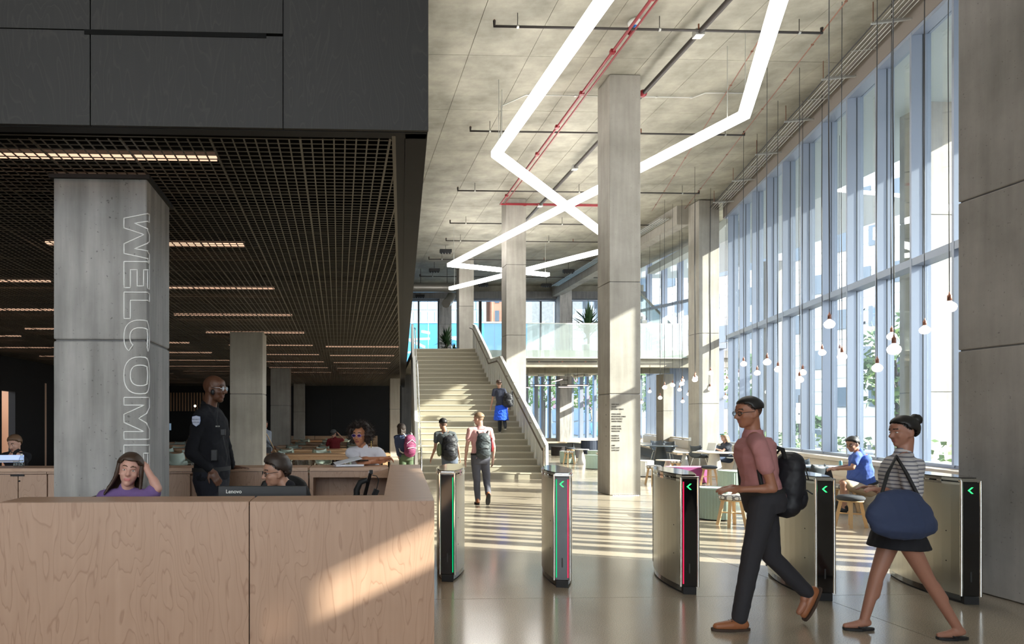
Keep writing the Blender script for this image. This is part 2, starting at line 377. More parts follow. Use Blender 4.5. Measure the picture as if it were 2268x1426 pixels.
# ---- lobby shell outside the frame; back wall glazed to light the front faces
wb = struct('wall_back')
MB().box((-3, -14, 8.75), (24, 0.3, 0.6)).box((-3, -14, 0.3), (24, 0.3, 0.6)).build('spandrel', M_col, wb)
for x in range(-13, 8, 2): MB().box((x, -14, 4.5), (0.12, 0.3, 7.9)).build('mullion', M_fin, wb)
MB().box((-3, -14.05, 4.5), (21.5, 0.02, 7.8)).build('pane', M_glass, wb)
wl = struct('wall_left_lobby')
MB().box((-13.2, -5, 4.5), (0.3, 18.3, 9.2)).build('concrete_wall', M_col, wl)
# ---- dining area left wall, rear wall, plenum
wd = struct('wall_left')
def Lx(Y): return -9.45 - 0.037*Y
for (y0, y1, z0, z1) in ((4.2, 19.15, 0, 4.3), (19.95, 36.4, 0, 4.3), (19.15, 19.95, 2.45, 4.3)):
    MB().prism([(Lx(y0)-0.2, y0), (Lx(y0), y0), (Lx(y1), y1), (Lx(y1)-0.2, y1)], z0, z1).build('wall_panel', M_blackw, wd)
MB().box((-12.6, 20.2, 1.4), (0.1, 4.2, 2.8)).box((-11.5, 22.0, 1.4), (2.5, 0.1, 2.8)).build('corridor_wall', plain('warm pink corridor', (0.75, 0.5, 0.36), 0.7), wd)
MB().box((-11.4, 20.4, 2.85), (1.6, 1.2, 0.04)).build('corridor_light', emis('corridor light', (1, 0.72, 0.5), 3.0), wd)
wr = struct('wall_rear')
xr = lambda Y: 0.165 + 0.055*Y
MB().box((-4.4, 36.5, 2.15), (12.8, 0.25, 4.3)).build('wall_panel', M_blackw, wr)
MB().box(W(705, 930, 0.0238) + Vector((0, 0, -0.2)), (1.25, 0.06, 2.55)).build('door_leaf', M_black, wr)
for dx in (-0.68, 0.68): MB().box(W(705, 930, 0.0238) + Vector((dx, 0, -0.2)), (0.06, 0.10, 2.6)).build('door_frame', M_black, wr)
for i in range(14):
    c = W(372 + i*6.5, 872, 0.0232); MB().box((c.x, c.y, 2.55), (0.07, 0.05, 0.95)).build('slat', M_oak, wr)
pl_ = struct('ceiling_plenum')
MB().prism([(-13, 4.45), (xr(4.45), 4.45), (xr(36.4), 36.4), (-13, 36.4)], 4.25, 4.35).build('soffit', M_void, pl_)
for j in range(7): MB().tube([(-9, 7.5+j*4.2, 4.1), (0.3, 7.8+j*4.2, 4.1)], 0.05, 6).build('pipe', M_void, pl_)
# ---- black plywood volume over the dining area
bxw = struct('wall_front', label='black stained plywood bulkhead above the dining area')
kf = 0.00283
def fas(x, y):   # a point on the fascia plane
    X = (x - PX)*kf; Y = 4.265 + 0.037*(X - 0.4); k = Y/F
    return ((x-PX)*k, Y, HC - (y-PY)*k)
FX = [-300, 200, 627, 950]
zb = fas(500, 283)[2]
def fpanel(x0, x1, z0, z1, mat=M_blk):
    g = 0.0035
    a, b_ = fas(x0, 500), fas(x1, 500); a = (a[0]+g, a[1]); b_ = (b_[0]-g, b_[1])
    MB().prism([a, b_, (b_[0], b_[1]+0.03), (a[0], a[1]+0.03)], z0+g, z1-g).build('panel', mat, bxw)
zs = HC + (930-76)*0.00280
zt = HC + (930-88)*0.00280
fpanel(-300, 200, zb, zs); fpanel(-300, 200, zs, zs+1.7)
fpanel(200, 627, zb, zs-0.012); fpanel(200, 627, zs, zs+1.7); fpanel(627, 950, zb, zs+1.7)
MB().prism([fas(187, 0)[:2], fas(590, 0)[:2], (fas(590, 0)[0], fas(590, 0)[1]-0.004), (fas(187, 0)[0], fas(187, 0)[1]-0.004)], zs-0.028, zs+0.002).build('slot', plain('deep black slot', (0.001, 0.001, 0.001), 1.0), bxw)
for (x0, x1) in ((-300, 200), (200, 627), (627, 950)):
    fpanel(x0, x1, zs+1.7, 9.0)
a, b_ = fas(-1500, 500), fas(950, 500)
MB().prism([(-13, 3.8), (a[0], a[1]+0.0), (a[0], a[1]+0.1), (-13, 3.95)], zb, 9.0).build('panel', M_blk, bxw)
MB().prism([(a[0], a[1]+0.032), (b_[0]-0.01, b_[1]+0.032), (b_[0]-0.01, b_[1]+0.12), (a[0], a[1]+0.12)], zb, 9.0).build('backing', M_black, bxw)
# fascia returning along the hall
bx = lambda Y, o=0.0: 0.40 + 0.055*(Y-4.27) + o
MB().prism([(bx(4.30, -0.14), 4.31), (bx(4.30), 4.31), (bx(38), 38), (bx(38, -0.14), 38)], zb, 9.0).build('side_panel', M_black, bxw)
MB().prism([(bx(4.36, -0.21), 4.36), (bx(4.36, -0.145), 4.36), (bx(36), 36), (bx(36, -0.21), 36)], GZ-0.0, GZ+0.10).build('edge_trim', M_black, bxw)
# ---- open grille ceiling under the plenum
gr = struct('ceiling_grille', label='bronze open cell grille ceiling over the dining area')
P = 0.0727; th, hh = 0.0100, 0.005; GY0, GY1 = 4.40, 36.3
def gridR(Y): return bx(Y, -0.215)
nlong = 0; far = MB()
u = 0
lst = []
i = 0
while True:
    x0 = 0.17 - i*P + 0.037*0     # x at Y=4.4
    if x0 < -10.5: break
    lst.append((i, x0)); i += 1
for i, x0 in [(-j, 0.17 + j*P) for j in range(1, 42)] + lst:
    X = lambda Y: x0 - 0.037*(Y-4.4)
    ya = GY0
    if X(GY0) > gridR(GY0):   # clipped by the skewed edge
        ya = GY0 + (X(GY0) - gridR(GY0))/(0.055+0.037)
        if ya > 35.5: continue
    w_ = th*1.5 if i % 8 == 0 else th
    m = MB().prism([(X(ya)-w_/2, ya), (X(ya)+w_/2, ya), (X(GY1)+w_/2, GY1), (X(GY1)-w_/2, GY1)], GZ, GZ+hh + (0.006 if i % 8 == 0 else 0))
    m.build('slat', M_slat, gr); nlong += 1
rest = MB(); ncr = 0
j = 0
while True:
    Y = GY0 + 0.03 + j*P; j += 1
    if Y > GY1: break
    xa, xb = Lx(Y), gridR(Y)
    w_ = th*1.0
    f2 = lambda X: Y + 0.037*(X - xb)
    poly = [(xa, f2(xa)-w_/2), (xb, Y-w_/2), (xb, Y+w_/2), (xa, f2(xa)+w_/2)]
    if f2(xa) < GY0-0.3: xa = max(xa, -6.5); poly = [(xa, f2(xa)-w_/2), (xb, Y-w_/2), (xb, Y+w_/2), (xa, f2(xa)+w_/2)]
    if j % 8 == 0: dz = 0.006
    else: dz = 0.0
    if ncr < 300 - 0 and nlong + ncr < 298: MB().prism(poly, GZ+0.001, GZ+hh+dz).build('slat', M_slat, gr); ncr += 1
    else: rest.prism(poly, GZ+0.001, GZ+hh+dz)
tag(rest.build('slat_run', M_slat, gr), kind='stuff')
MB().prism([(-8, 4.02), (0.17, 4.33), (0.17, 4.35), (-8, 4.04)], GZ-0.005, GZ+0.05).build('edge_trim', M_slat, gr)
MB().prism([(gridR(4.35)-0.012, 4.34), (gridR(4.35)+0.012, 4.34), (gridR(36)+0.012, 36), (gridR(36)-0.012, 36)], GZ-0.006, GZ+0.05).build('edge_trim', M_slat, gr)
# linear lights above the grille
def glight(x0, x1, Y, lab, grp='linear lights above the black grille'):
    t = thing('linear_light', lab, 'light', ((x0+x1)/2, Y, GZ+0.075), ROTA, grp)
    MB().box((0, 0, 0.055), (x1-x0, 0.07, 0.05)).build('housing', M_black, t)
    MB().box((0, 0, 0.0), (x1-x0-0.02, 0.06, 0.025)).build('diffuser', M_warm, t)
for n in range(12):
    Yr = 4.86 + n*2.46
    on = ['nearest', 'second', 'third', 'fourth', 'fifth', 'sixth', 'seventh', 'eighth', 'ninth', 'tenth', 'eleventh', 'farthest'][n]
    glight(-3.9 if n == 0 else -3.4, -1.05 if n == 0 else -1.28, Yr, 'slim warm light above the grille, centre row, %s from the camera' % on)
    glight(-7.0, -4.25, Yr + 1.9, 'slim warm light above the grille, row left of the lettered column, %s from camera' % on)
    if n > 4: glight(-1.0, 0.9, Yr + 0.4, 'slim warm light above the grille, right hand row, %s from the camera' % on)
    if n > 1: glight(-9.6, -7.7, Yr + 0.6, 'slim warm light above the grille, far left row, %s from the camera' % on)
# ---- columns
def column(px, k, wdt, name, label, z1, mat, joints, top_y=None, dep=None, grp=None):
    dep = dep or wdt
    p = W(px, 930, k); rz = ROTA
    t = thing(name, label, 'column', (p.x, p.y, 0), rz, grp)
    zz = [0.0] + sorted(joints) + [z1]
    for a, b2 in zip(zz[:-1], zz[1:]):
        MB().box((wdt/2, dep/2, (a+b2)/2), (wdt, dep, b2-a-0.012)).build('concrete_lift', mat, t, bevel=0.012)
    MB().box((wdt/2, dep/2, z1/2), (wdt-0.03, dep-0.03, z1-0.02)).build('core', M_dark, t)
    return t
zj = lambda y, k: HC + (930-y)*k
c_w = column(118, 0.00332, 0.68, 'concrete_column', 'large grey concrete column with white outline lettering behind reception desk', 3.45, M_colg, [zj(753, .00332)])
MB().box((0.34, 0.34, GZ-0.02), (0.73, 0.73, 0.03)).build('collar', M_black, c_w)
column(509, .00932, .68, 'concrete_column', 'concrete column in dining area, right behind the standing guard', 3.45, M_col, [zj(872, .00932)])
column(599, .0159, .68, 'concrete_column', 'second dining area concrete column, behind the one beside the guard', 3.45, M_col, [zj(898, .0159)])
column(650, .0225, .55, 'concrete_column', 'farthest dining area concrete column against the black rear wall', 3.45, M_col, [zj(912, .0225)])
column(864, .0197, .43, 'concrete_column', 'slim concrete column under the bulkhead edge beside the stairs', 3.45, M_col, [zj(906, .0197)])
for (px, k) in ((30, .0093), (330, .0159)):
    pass
big = column(1350, .0097, .68, 'concrete_column', 'tall bright concrete column carrying the printed floor directory', CZ, M_col, [zj(624, .0097), zj(872, .0097)])
column(1121.3, .01514, .67, 'concrete_column', 'tall concrete column beside the stair railing, splashed with sun', CZ, M_col, [zj(586, .01514), zj(742, .01514)])
column(1016.7, .0206, .68, 'concrete_column', 'tall warm concrete column at the top of the stairs', CZ, M_col, [zj(678, .0206)])
column(1548, .0152, .70, 'concrete_column', 'tall concrete column at the far end of the window wall', CZ-0.02, M_col, [zj(738, .0152), zj(894, .0152)])
column(971+3, .0249, .66, 'concrete_column', 'shaded grey column behind the yucca at the upper windows', CZ, M_colg, [zj(718, .0249)])
column(1240, .0245, .66, 'concrete_column', 'shaded column on the upper floor left of the large yucca', CZ, M_colg, [])
column(1469, .0205, .48, 'concrete_column', 'lower concrete column under the balcony right end', 3.72, M_col, [zj(910, .0205)], dep=.7)
M_colr = concrete('brown grey column concrete', (0.27, 0.25, 0.23), (0.46, 0.43, 0.40), streak=0.3, pits=0.4)
rp = W(2122, 930, .00438)
t = thing('concrete_column', 'massive grey concrete column at the right edge of the picture', 'column', (rp.x, rp.y, 0), ROTA)
for (a, b2, m_) in ((0, zj(778, .0044), M_colg), (zj(778, .0044), zj(452, .0044), M_colg), (zj(452, .0044), CZ, M_colg)):
    MB().box((0.5, -0.75, (a+b2)/2), (1.0, 1.5, b2-a-0.012)).build('concrete_lift', M_colr, t, bevel=0.01)
MB().box((0.5, -0.75, CZ/2), (0.97, 1.47, CZ-0.02)).build('core', M_dark, t)
# exterior columns
for (px, k, lb) in ((2058, .0097, 'outdoor concrete column standing just beyond the near windows'),):
    column(px, k, .78, 'exterior_column', lb, 8.6, M_col, [zj(475, .0097), zj(868, .0097)])
column(1700, .0150+.0047, .7, 'exterior_column', 'outdoor concrete column far down the street side', 8.6, M_col, [])
# ---- window wall along the right side
ww = struct('window_1', label='tall glazed wall with deep pale blue vertical fins')
FY = [10.87 + 1.18*i for i in range(-15, 11)]
ZS, ZT0, ZT1, ZH = 0.87, 4.33, 4.46, 8.44
def wp(Y, d, z=0):   # point at wall station Y, distance d outward
    p = Vector((wallX(Y), Y, z)) + nC*d; return p
def wbox(name, Y0, Y1, d0, d1, z0, z1, mat, par):
    a, b2, c, d_ = wp(Y0, d0), wp(Y0, d1), wp(Y1, d1), wp(Y1, d0)
    return MB().prism([(q.x, q.y) for q in (a, b2, c, d_)], z0, z1).build(name, mat, par)
YE = 23.0
for Y in FY:
    if Y < 1.3: continue
    if Y < 5.2: z0 = 4.28
    else: z0 = ZS
    wbox('fin', Y-0.028, Y+0.028, 0, 0.30, z0, ZH, M_fin, ww)
    if 5.2 < Y < 10.6:
        wbox('streak_post', Y+0.34, Y+0.60, 0, 0.20, ZS, ZT0, M_fin, ww); wbox('streak_post', Y+0.80, Y+0.98, 0, 0.20, ZS, ZT0, M_fin, ww)  # unseen posts, added to break the floor sunlight into streaks
    wbox('gasket', Y-0.034, Y+0.034, 0.17, 0.185, z0, ZH, M_shell, ww)
wbox('transom', 5.2, YE, 0.005, 0.28, ZT0, ZT1, M_fin, ww)
wbox('transom', 1.3, 5.15, 0.0, 0.05, 4.56, 4.73, M_fin, ww)  # unseen bar, added to cast a dark band across the desk
wbox('head_rail', 1.3, YE, 0.005, 0.30, ZH-0.05, ZH+0.02, M_fin, ww)
wbox('sill_rail', 5.2, YE, 0.02, 0.30, ZS-0.03, ZS+0.03, M_fin, ww)
FYY = FY + [YE]
for a, b2 in zip(FYY[:-1], FYY[1:]):
    if b2 - a < 0.3: continue
    if a > 4.9: wbox('pane', a+0.03, b2-0.03, 0.235, 0.25, ZS+0.03, ZT0, M_glass, ww)
    if a > 1.2: wbox('pane', a+0.03, b2-0.03, 0.235, 0.25, ZT1 if a > 4.9 else 4.28, ZH-0.05, M_glass, ww)
wrt = struct('wall_right')
wbox('spandrel', -7, YE+0.2, -0.01, 0.3, ZH+0.02, CZ, plain('brown grey spandrel', (0.22, 0.19, 0.17), 0.5), wrt)
wbox('sill_ledge', 5.2, YE-0.3, -0.28, 0.02, ZS-0.11, ZS-0.03, M_sillw, wrt)
Yp = 5.2
while Yp < YE-0.4:
    y2 = min(Yp+2.36, YE-0.3)
    wbox('panel', Yp+0.003, y2-0.003, -0.22, -0.16, 0.0, ZS-0.125, M_cream, wrt); Yp = y2
wbox('upstand', 5.2, YE, -0.15, 0.3, -0.1, ZS-0.035, M_col, wrt)
wbox('sun_cut_wall', -8, 5.15, 0.0, 0.4, 0, 4.28, M_col, wrt)  # unseen wall, its top set to cut the sun on the desk
wbox('solid_wall', -8, 1.35, 0.0, 0.4, 4.28, ZH+0.02, M_col, wrt)  # unseen wall, added to end the desk sun patch on its left
MB().prism([(5.3, -7.2), (5.3, -14), (3.5, -14), (3.5, -14.2), (6, -14.2), (6, -7)], 0, CZ).build('vestibule_return', M_col, wrt)
# lower level windows beyond column C (same line), under the mezzanine
w2 = struct('window_2', label='lower windows with blue fins beyond the end column')
for i in range(12):
    Y = 24.4 + 1.18*i
    wbox('fin', Y-0.05, Y+0.05, 0, 0.34, ZS, 4.2, M_fin, w2)
    wbox('pane', Y+0.05, Y+1.13, 0.2, 0.215, ZS, 4.15, M_glass, w2)
wbox('sill_rail', 23.8, 37.8, -0.05, 0.3, ZS-0.06, ZS, M_sillw, w2)
wbox('panel', 23.8, 37.6, -0.15, -0.08, 0, ZS-0.07, M_cream, w2)
wbox('head_rail', 23.8, 37.8, 0, 0.3, 4.12, 4.3, M_fin, w2)
# end wall windows, two levels
w3 = struct('window_3', label='end wall glazing on the lower level with dense blue fins')
YW = 37.9
for i in range(19):
    X = 8.3 + i*0.42 - (0.08 if i % 3 else 0)
    MB().box((X, YW+0.12, 2.35), (0.13 if i % 3 else 0.2, 0.3, 3.5)).build('fin', M_fin, w3)
for i in range(6): MB().box((8.9+i*1.3, YW+0.2, 2.35), (1.28, 0.015, 3.5)).build('pane', M_glass, w3)
MB().box((7.5, YW, 0.58), (17, 0.3, 0.08)).build('sill_rail', M_sillw, w3)
MB().box((7.5, YW-0.1, 0.27), (17, 0.2, 0.54)).build('panel', M_cream, w3)
MB().box((5.0, YW+0.1, 2.4), (6.3, 0.3, 3.8)).build('wall_panel', M_dark, w3)
w4 = struct('window_4', label='upper end wall glazing over the mezzanine')
for x in (927, 971, 1062, 1064.5, 1197, 1231, 1265): 
    p = W(x, 700, .0251); MB().box((p.x, YW+0.05, 6.35), (0.10, 0.16, 4.0)).build('mullion', M_shell, w4)
for i in range(6): MB().box((3.2+i*2.1, YW+0.1, 6.35), (2.08, 0.015, 3.95)).build('pane', M_glass, w4)
MB().box((8.0, YW-0.1, 8.5), (15, 0.5, 0.38)).build('beam', M_dark, w4)
MB().box((8.0, YW+0.1, 8.9), (15, 0.3, 0.42)).build('upper_wall', M_ceil, w4)
MB().box((8.0, YW+0.05, 8.25), (15, 0.2, 0.08)).build('head_rail', M_fin, w4)
# upper void glazing beyond the ceiling edge, right of the directory column
w5 = struct('window_5', label='slanted upper glazing with pale fins behind the balcony')
P1, P2 = Vector((15.9, 31.0, 0)), Vector((12.9, 40.2, 0)); dv = (P2-P1).normalized(); nv = Vector((dv.y, -dv.x, 0)); LL = (P2-P1).length
n5 = 9
for i in range(n5+1):
    c = P1 + dv*(LL*i/n5); MB().box((c.x+nv.x*0.1, c.y+nv.y*0.1, 7.1), (0.10, 0.32, 5.5), rz=math.atan2(nv.y, nv.x)+math.pi/2).build('fin', M_fin, w5)
    if i < n5:
        c2 = P1 + dv*(LL*(i+.5)/n5); MB().box((c2.x+nv.x*0.2, c2.y+nv.y*0.2, 7.1), (LL/n5-0.1, 0.015, 5.3), rz=math.atan2(dv.y, dv.x)).build('pane', M_glass, w5)
c = (P1+P2)/2
MB().box((c.x, c.y, 9.85), (LL, 0.35, 0.16), rz=math.atan2(dv.y, dv.x)).build('head_rail', M_fin, w5)
MB().box((c.x, c.y, 7.3), (LL, 0.2, 0.12), rz=math.atan2(dv.y, dv.x)).build('transom', M_fin, w5)
# ceiling edge beam along the column grid from the window column
be = struct('trim_1', label='concrete edge beam at the ceiling opening')
q0 = W(1548, 930, .0152)
MB().prism([(q0.x-0.42, q0.y+0.7), (q0.x+0.0, q0.y+0.7), (q0.x-0.037*14.3, 37.6), (q0.x-0.42-0.037*14.3, 37.6)], 8.40, CZ+0.01).build('beam', M_col, be)
# balcony / mezzanine slab
mz = struct('floor_mezzanine')
MX0 = 1.9
MB().prism([(MX0, 26.9+0.037*MX0), (15.2, 27.46), (15.6, 31.5), (13.2, 38.1), (MX0+.3, 38.1)], 4.12, MZ).build('slab', M_ceil, mz)
MB().prism([(4.6, 27.2), (15.0, 27.58), (15.0, 27.98), (4.6, 27.6)], 3.74, 4.12).build('edge_beam', M_ceil, mz)
MB().prism([(4.6, 32.2), (15.0, 32.58), (15.0, 32.98), (4.6, 32.6)], 3.85, 4.12).build('edge_beam', M_ceil, mz)
# white roof over the far void
vd = struct('ceiling_void')
MB().prism([(12.2, 23.8), (22, 26), (20, 40), (12.2, 40.4)], 9.95, 10.1).build('slab', M_white, vd)
# ---- balustrade glass on the balcony
bl = thing('glass_balustrade', 'long fritted glass balustrade along the upper balcony edge', 'railing', (0, 0, 0))
xs_ = [1072, 1121, 1197, 1262, 1330, 1395, 1458, 1521]
for a, b2 in zip(xs_[:-1], xs_[1:]):
    pa, pb = W(a+0.4, 752, .0178), W(b2-0.4, 752, .0178)
    ya, yb = 26.85+0.037*pa.x, 26.85+0.037*pb.x
    MB().prism([(pa.x*ya/pa.y, ya), (pb.x*yb/pb.y, yb), (pb.x*yb/pb.y, yb+0.02), (pa.x*ya/pa.y, ya+0.02)], 4.10, 5.45).build('pane', M_balg, bl)
pa, pb = W(1072, 715, .0178), W(1521, 715, .0178)
MB().box(((pa.x+pb.x)/2, 26.88+0.037*(pa.x+pb.x)/2, 5.46), (pb.x-pa.x, 0.035, 0.03), rz=ROTA).build('top_rail', M_white, bl)
MB().box(((pa.x+pb.x)/2, 26.86+0.037*(pa.x+pb.x)/2, 4.09), (pb.x-pa.x, 0.05, 0.03), rz=ROTA).build('bottom_channel', M_white, bl)
# ============================================================ STAIRS
st = thing('staircase', 'broad open staircase with perforated bronze steps climbing to the balcony', 'stairs', (0, 0, 0))
RIS, TRD = 0.176, 0.28; SY0 = 18.7
def sY(k): return SY0 + TRD*(k-1) + (1.15 if k > 16 else 0)      # front edge of step k
def sL(Y): return 1.51 + 0.055*(Y-SY0)
def sR(Y): return 4.93 - 0.075*(Y-SY0)
for k in range(1, 26):
    ya, yb = sY(k), sY(k+1); z = RIS*k
    if k == 25: yb = 27.2
    MB().prism([(sL(ya), ya), (sR(ya), ya), (sR(yb), yb+0.03), (sL(yb), yb+0.03)], z-0.035, z).build('tread', M_tread, st)
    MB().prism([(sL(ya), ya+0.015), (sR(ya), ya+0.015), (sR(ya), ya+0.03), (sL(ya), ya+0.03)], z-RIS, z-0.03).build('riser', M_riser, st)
def sbase(Y):   # stringer line heights at Y
    if Y < sY(16): return RIS*(Y-SY0)/TRD
    if Y < sY(17): return RIS*15.6
    return min(RIS*16 + RIS*(Y-sY(17))/TRD, MZ)
def balustrade(side, name, label, mat, H1, gapd):
    t = thing(name, label, 'railing', (0, 0, 0))
    Xf = (lambda Y: sR(Y)+0.03) if side > 0 else (lambda Y: sL(Y)-0.06)
    stops = [SY0-0.12 + 0.30*i for i in range(28)] + [27.15]
    stops = [s for s in stops if s <= 27.15]
    for a, b2 in zip(stops[:-1], stops[1:]):
        za, zb_ = sbase(a), sbase(b2); lo = lambda z: max(0.0, z-0.42)
        fl_ = [(Xf(a), a+0.006, lo(za) if side > 0 else 0), (Xf(b2), b2-0.006, lo(zb_) if side > 0 else 0), (Xf(b2), b2-0.006, zb_+H1), (Xf(a), a+0.006, za+H1)]
        MB().extr(fl_, (0.03*side, 0, 0)).build('panel', mat, t)
        MB().box((Xf(a)+0.015*side, a, (lo(za)+za+H1)/2), (0.075, 0.018, za+H1-lo(za))).build('fin', M_white, t)
    pts = [(Xf(s)-0.0*side, s, sbase(s)+H1+0.01) for s in stops]
    m = MB()
    for a, b2 in zip(pts[:-1], pts[1:]):
        m.extr([(a[0]-0.04, a[1], a[2]), (a[0]+0.05, a[1], a[2]), (b2[0]+0.05, b2[1], b2[2]), (b2[0]-0.04, b2[1], b2[2])], (0, 0, 0.03))
    m.build('top_rail', M_white, t)
    hp = [(Xf(s)-0.11*side, s, sbase(s)+H1-0.12) for s in stops]
    hp = [(hp[0][0], hp[0][1]-0.12, 0.05), (hp[0][0], hp[0][1]-0.10, H1-0.14)] + hp
    MB().tube(hp, 0.024, 8).build('handrail', plain('bronze handrail', (0.10, 0.075, 0.05), 0.4, metal=0.6) if side > 0 else M_chrome, t)
    for i in range(2, len(hp), 4): MB().tube([hp[i], (hp[i][0]+0.11*side, hp[i][1], hp[i][2]-0.04)], 0.008, 6).build('bracket', M_pipe, t)
    return t
balustrade(1, 'stair_balustrade', 'white finned metal balustrade on the right side of the stairs', M_white, 1.0, 0)
balustrade(-1, 'stair_balustrade', 'white stair balustrade on the left beside the black volume', M_white, 1.0, 0)
# stair behind the balcony, right
t = thing('upper_staircase', 'white upper stair seen through the balcony glass on the right', 'stairs', (0, 0, 0))
a, b2 = W(1405, 632, .0232), W(1497, 726, .0226); c = W(1521, 720, .0222)
MB().extr([a, b2, b2+Vector((0, 0, -0.16)), a+Vector((0, 0, -0.16))], (0, 0.05, 0)).build('top_rail', M_white, t)
MB().extr([b2, c, c+Vector((0, 0, -0.16)), b2+Vector((0, 0, -0.16))], (0, 0.05, 0)).build('top_rail', M_white, t)
MB().extr([a, b2, b2+Vector((0, 0, -1.0)), a+Vector((0, 0, -1.0))], (0, 0.02, 0)).build('pane', M_balg, t)
for i in range(12):
    p = a.lerp(b2, i/11.0) + Vector((0, 0.3, -1.25)); MB().box((p.x, p.y+0.4, p.z), (0.24, 1.2, 0.16)).build('tread', M_white, t)
# ============================================================ RECEPTION DESK
def fd(x, k0=0.00279):      # desk front line
    X = (x-PX)*k0; Y = 4.225 + 0.037*(X-0.43); return X*(1), Y
dk = thing('reception_desk', 'birch plywood reception desk with tall front panels in the foreground', 'desk', (0, 0, 0))
def dpt(x, Yb, off=0.0):
    # photo x on the front face line shifted back by off
    Y0 = 4.225; X = (x-PX)*Y0/F; Y = Y0 + 0.037*(X-0.43); X = (x-PX)*Y/F
    return (X, Y)
def quad(a, b, off0, off1):
    n = Vector((-0.037, 1)).normalized()
    return [(a[0]+n.x*off0, a[1]+n.y*off0), (b[0]+n.x*off0, b[1]+n.y*off0), (b[0]+n.x*off1, b[1]+n.y*off1), (a[0]+n.x*off1, a[1]+n.y*off1)]
L0, S1, R1 = dpt(-3, 0), dpt(552, 0), dpt(962, 0)
g = 0.003
MB().prism(quad((L0[0], L0[1]), (S1[0]-g, S1[1]), 0.0, 0.025), 0.0, DZ-0.001).build('front_panel', M_ply, dk, bevel=0.0015)
MB().prism(quad((S1[0]+g, S1[1]), (R1[0], R1[1]), 0.0, 0.025), 0.0, DZ-0.001).build('front_panel', M_ply, dk, bevel=0.0015)
MB().prism(quad((L0[0]+.01, L0[1]), (R1[0]-.03, R1[1]), 0.027, 0.05), 0.0, DZ-0.03).build('backing', M_black, dk)
MB().prism(quad((L0[0], L0[1]), (S1[0]-g, S1[1]), 0.026, 0.31), DZ-0.04, DZ).build('worktop', M_plyt, dk)
# right return
def rX(Y): return R1[0] + 0.055*(Y-R1[1])
YB = 7.25
MB().prism([(S1[0]+g, S1[1]+0.026), (rX(4.26)-0.0, R1[1]+0.026), (rX(YB+.4), YB+.4), (rX(YB+.4)-0.33, YB+.4), (rX(4.56)-0.32, 4.54), (S1[0]+g, 4.49)], DZ-0.04, DZ).build('worktop', M_plyt, dk)
MB().prism([(rX(4.27)-0.025, 4.27), (rX(4.27), 4.27), (rX(YB+.4), YB+.4), (rX(YB+.4)-0.025, YB+.4)], 0, DZ-0.042).build('side_panel', M_ply, dk)
MB().prism([(rX(4.6)-0.32, 4.6), (rX(4.6)-0.295, 4.6), (rX(YB)-0.30, YB), (rX(YB)-0.325, YB)], 0, DZ-0.042).build('inner_panel', M_ply, dk)
MB().prism(quad((L0[0], L0[1]), (rX(4.5)-.3, R1[1]), 0.285, 0.31), 0.3, DZ-0.042).build('inner_panel', M_ply, dk)
MB().prism(quad((-1.05, 4.18), (0.0, 4.23), 0.31, 0.85), 0.70, 0.74).build('work_shelf', M_plyt, dk)
MB().prism(quad(L0, (L0[0]+0.025, L0[1]), 0.03, 0.31), 0, DZ-0.042).build('end_panel', M_ply, dk)
MB().prism([(-3.4, 4.6), (0.1, 4.7), (0.2, 7.2), (-3.6, 7.1)], 0.0, 0.10).build('raised_floor', M_black, dk)
# rear counter
rc = thing('rear_counter', 'birch plywood counter with cabinet doors behind the reception seats', 'counter', (0, 0, 0))
def bq(x): X = (x-PX)*0.00476; return (X, 7.2 + 0.037*X)
def bquad(x0, x1, o0, o1):
    a, b_ = bq(x0), bq(x1); return [(a[0], a[1]+o0), (b_[0], b_[1]+o0), (b_[0], b_[1]+o1), (a[0], a[1]+o1)]
z2 = DZ - 0.035
for (x0, x1) in ((-120, 430), (430, 683), (686, 861)):
    MB().prism(bquad(x0+.6, x1-.6, -0.02, 0.40), z2, DZ).build('worktop', M_plyt, rc)
zf = HC - (1048-930)*.00476
for (x0, x1) in ((-120, 0), (0, 115), (115, 430), (430, 683)):
    MB().prism(bquad(x0+.6, x1-.6, 0.0, 0.025), zf+0.003 if x1 < 431 else 0.0, z2-0.004).build('fascia', M_ply, rc)
for (x0, x1) in ((-120, -60), (-60, -5), (-2, 53), (55, 115), (118, 180), (182, 243), (245, 305), (307, 366), (368, 424)):
    d = MB().prism(bquad(x0, x1, 0.0, 0.022), 0.1, zf-0.003).build('door', M_ply, rc)
    if x0 == 55: dlock = d
    if x0 == -2: dhand = d
p = bq(53); MB().box((p[0], p[1]-0.006, zf-0.012), (0.14, 0.014, 0.016)).build('handle', M_black, dhand)
p = bq(57); MB().tube([(p[0], p[1]+0.01, zf-0.07), (p[0], p[1]-0.012, zf-0.07)], 0.009, 8).build('lock', M_black, dlock)
MB().prism(bquad(-120, 683, 0.03, 0.36), 0, z2-0.05).build('carcass', M_ply, rc)
# knee recess
zr = HC - (1057-930)*.00476
MB().prism(bquad(686, 861, 0.0, 0.04), zr, z2).build('fascia', M_ply, rc)
MB().prism(bquad(686, 694, 0.0, 0.40), 0, zr).build('side_panel', M_ply, rc)
MB().prism(bquad(686, 861, 0.36, 0.40), 0, zr).build('back_panel', M_ply, rc)
a, b_ = W(861, 1037, .0047), W(797, 1059, .0047)
MB().extr([W(861, 1037, .00474), W(858, 1058, .0046), W(797, 1058, .0047)], (0, 0.05, 0)).build('bevel_block', M_ply, rc)
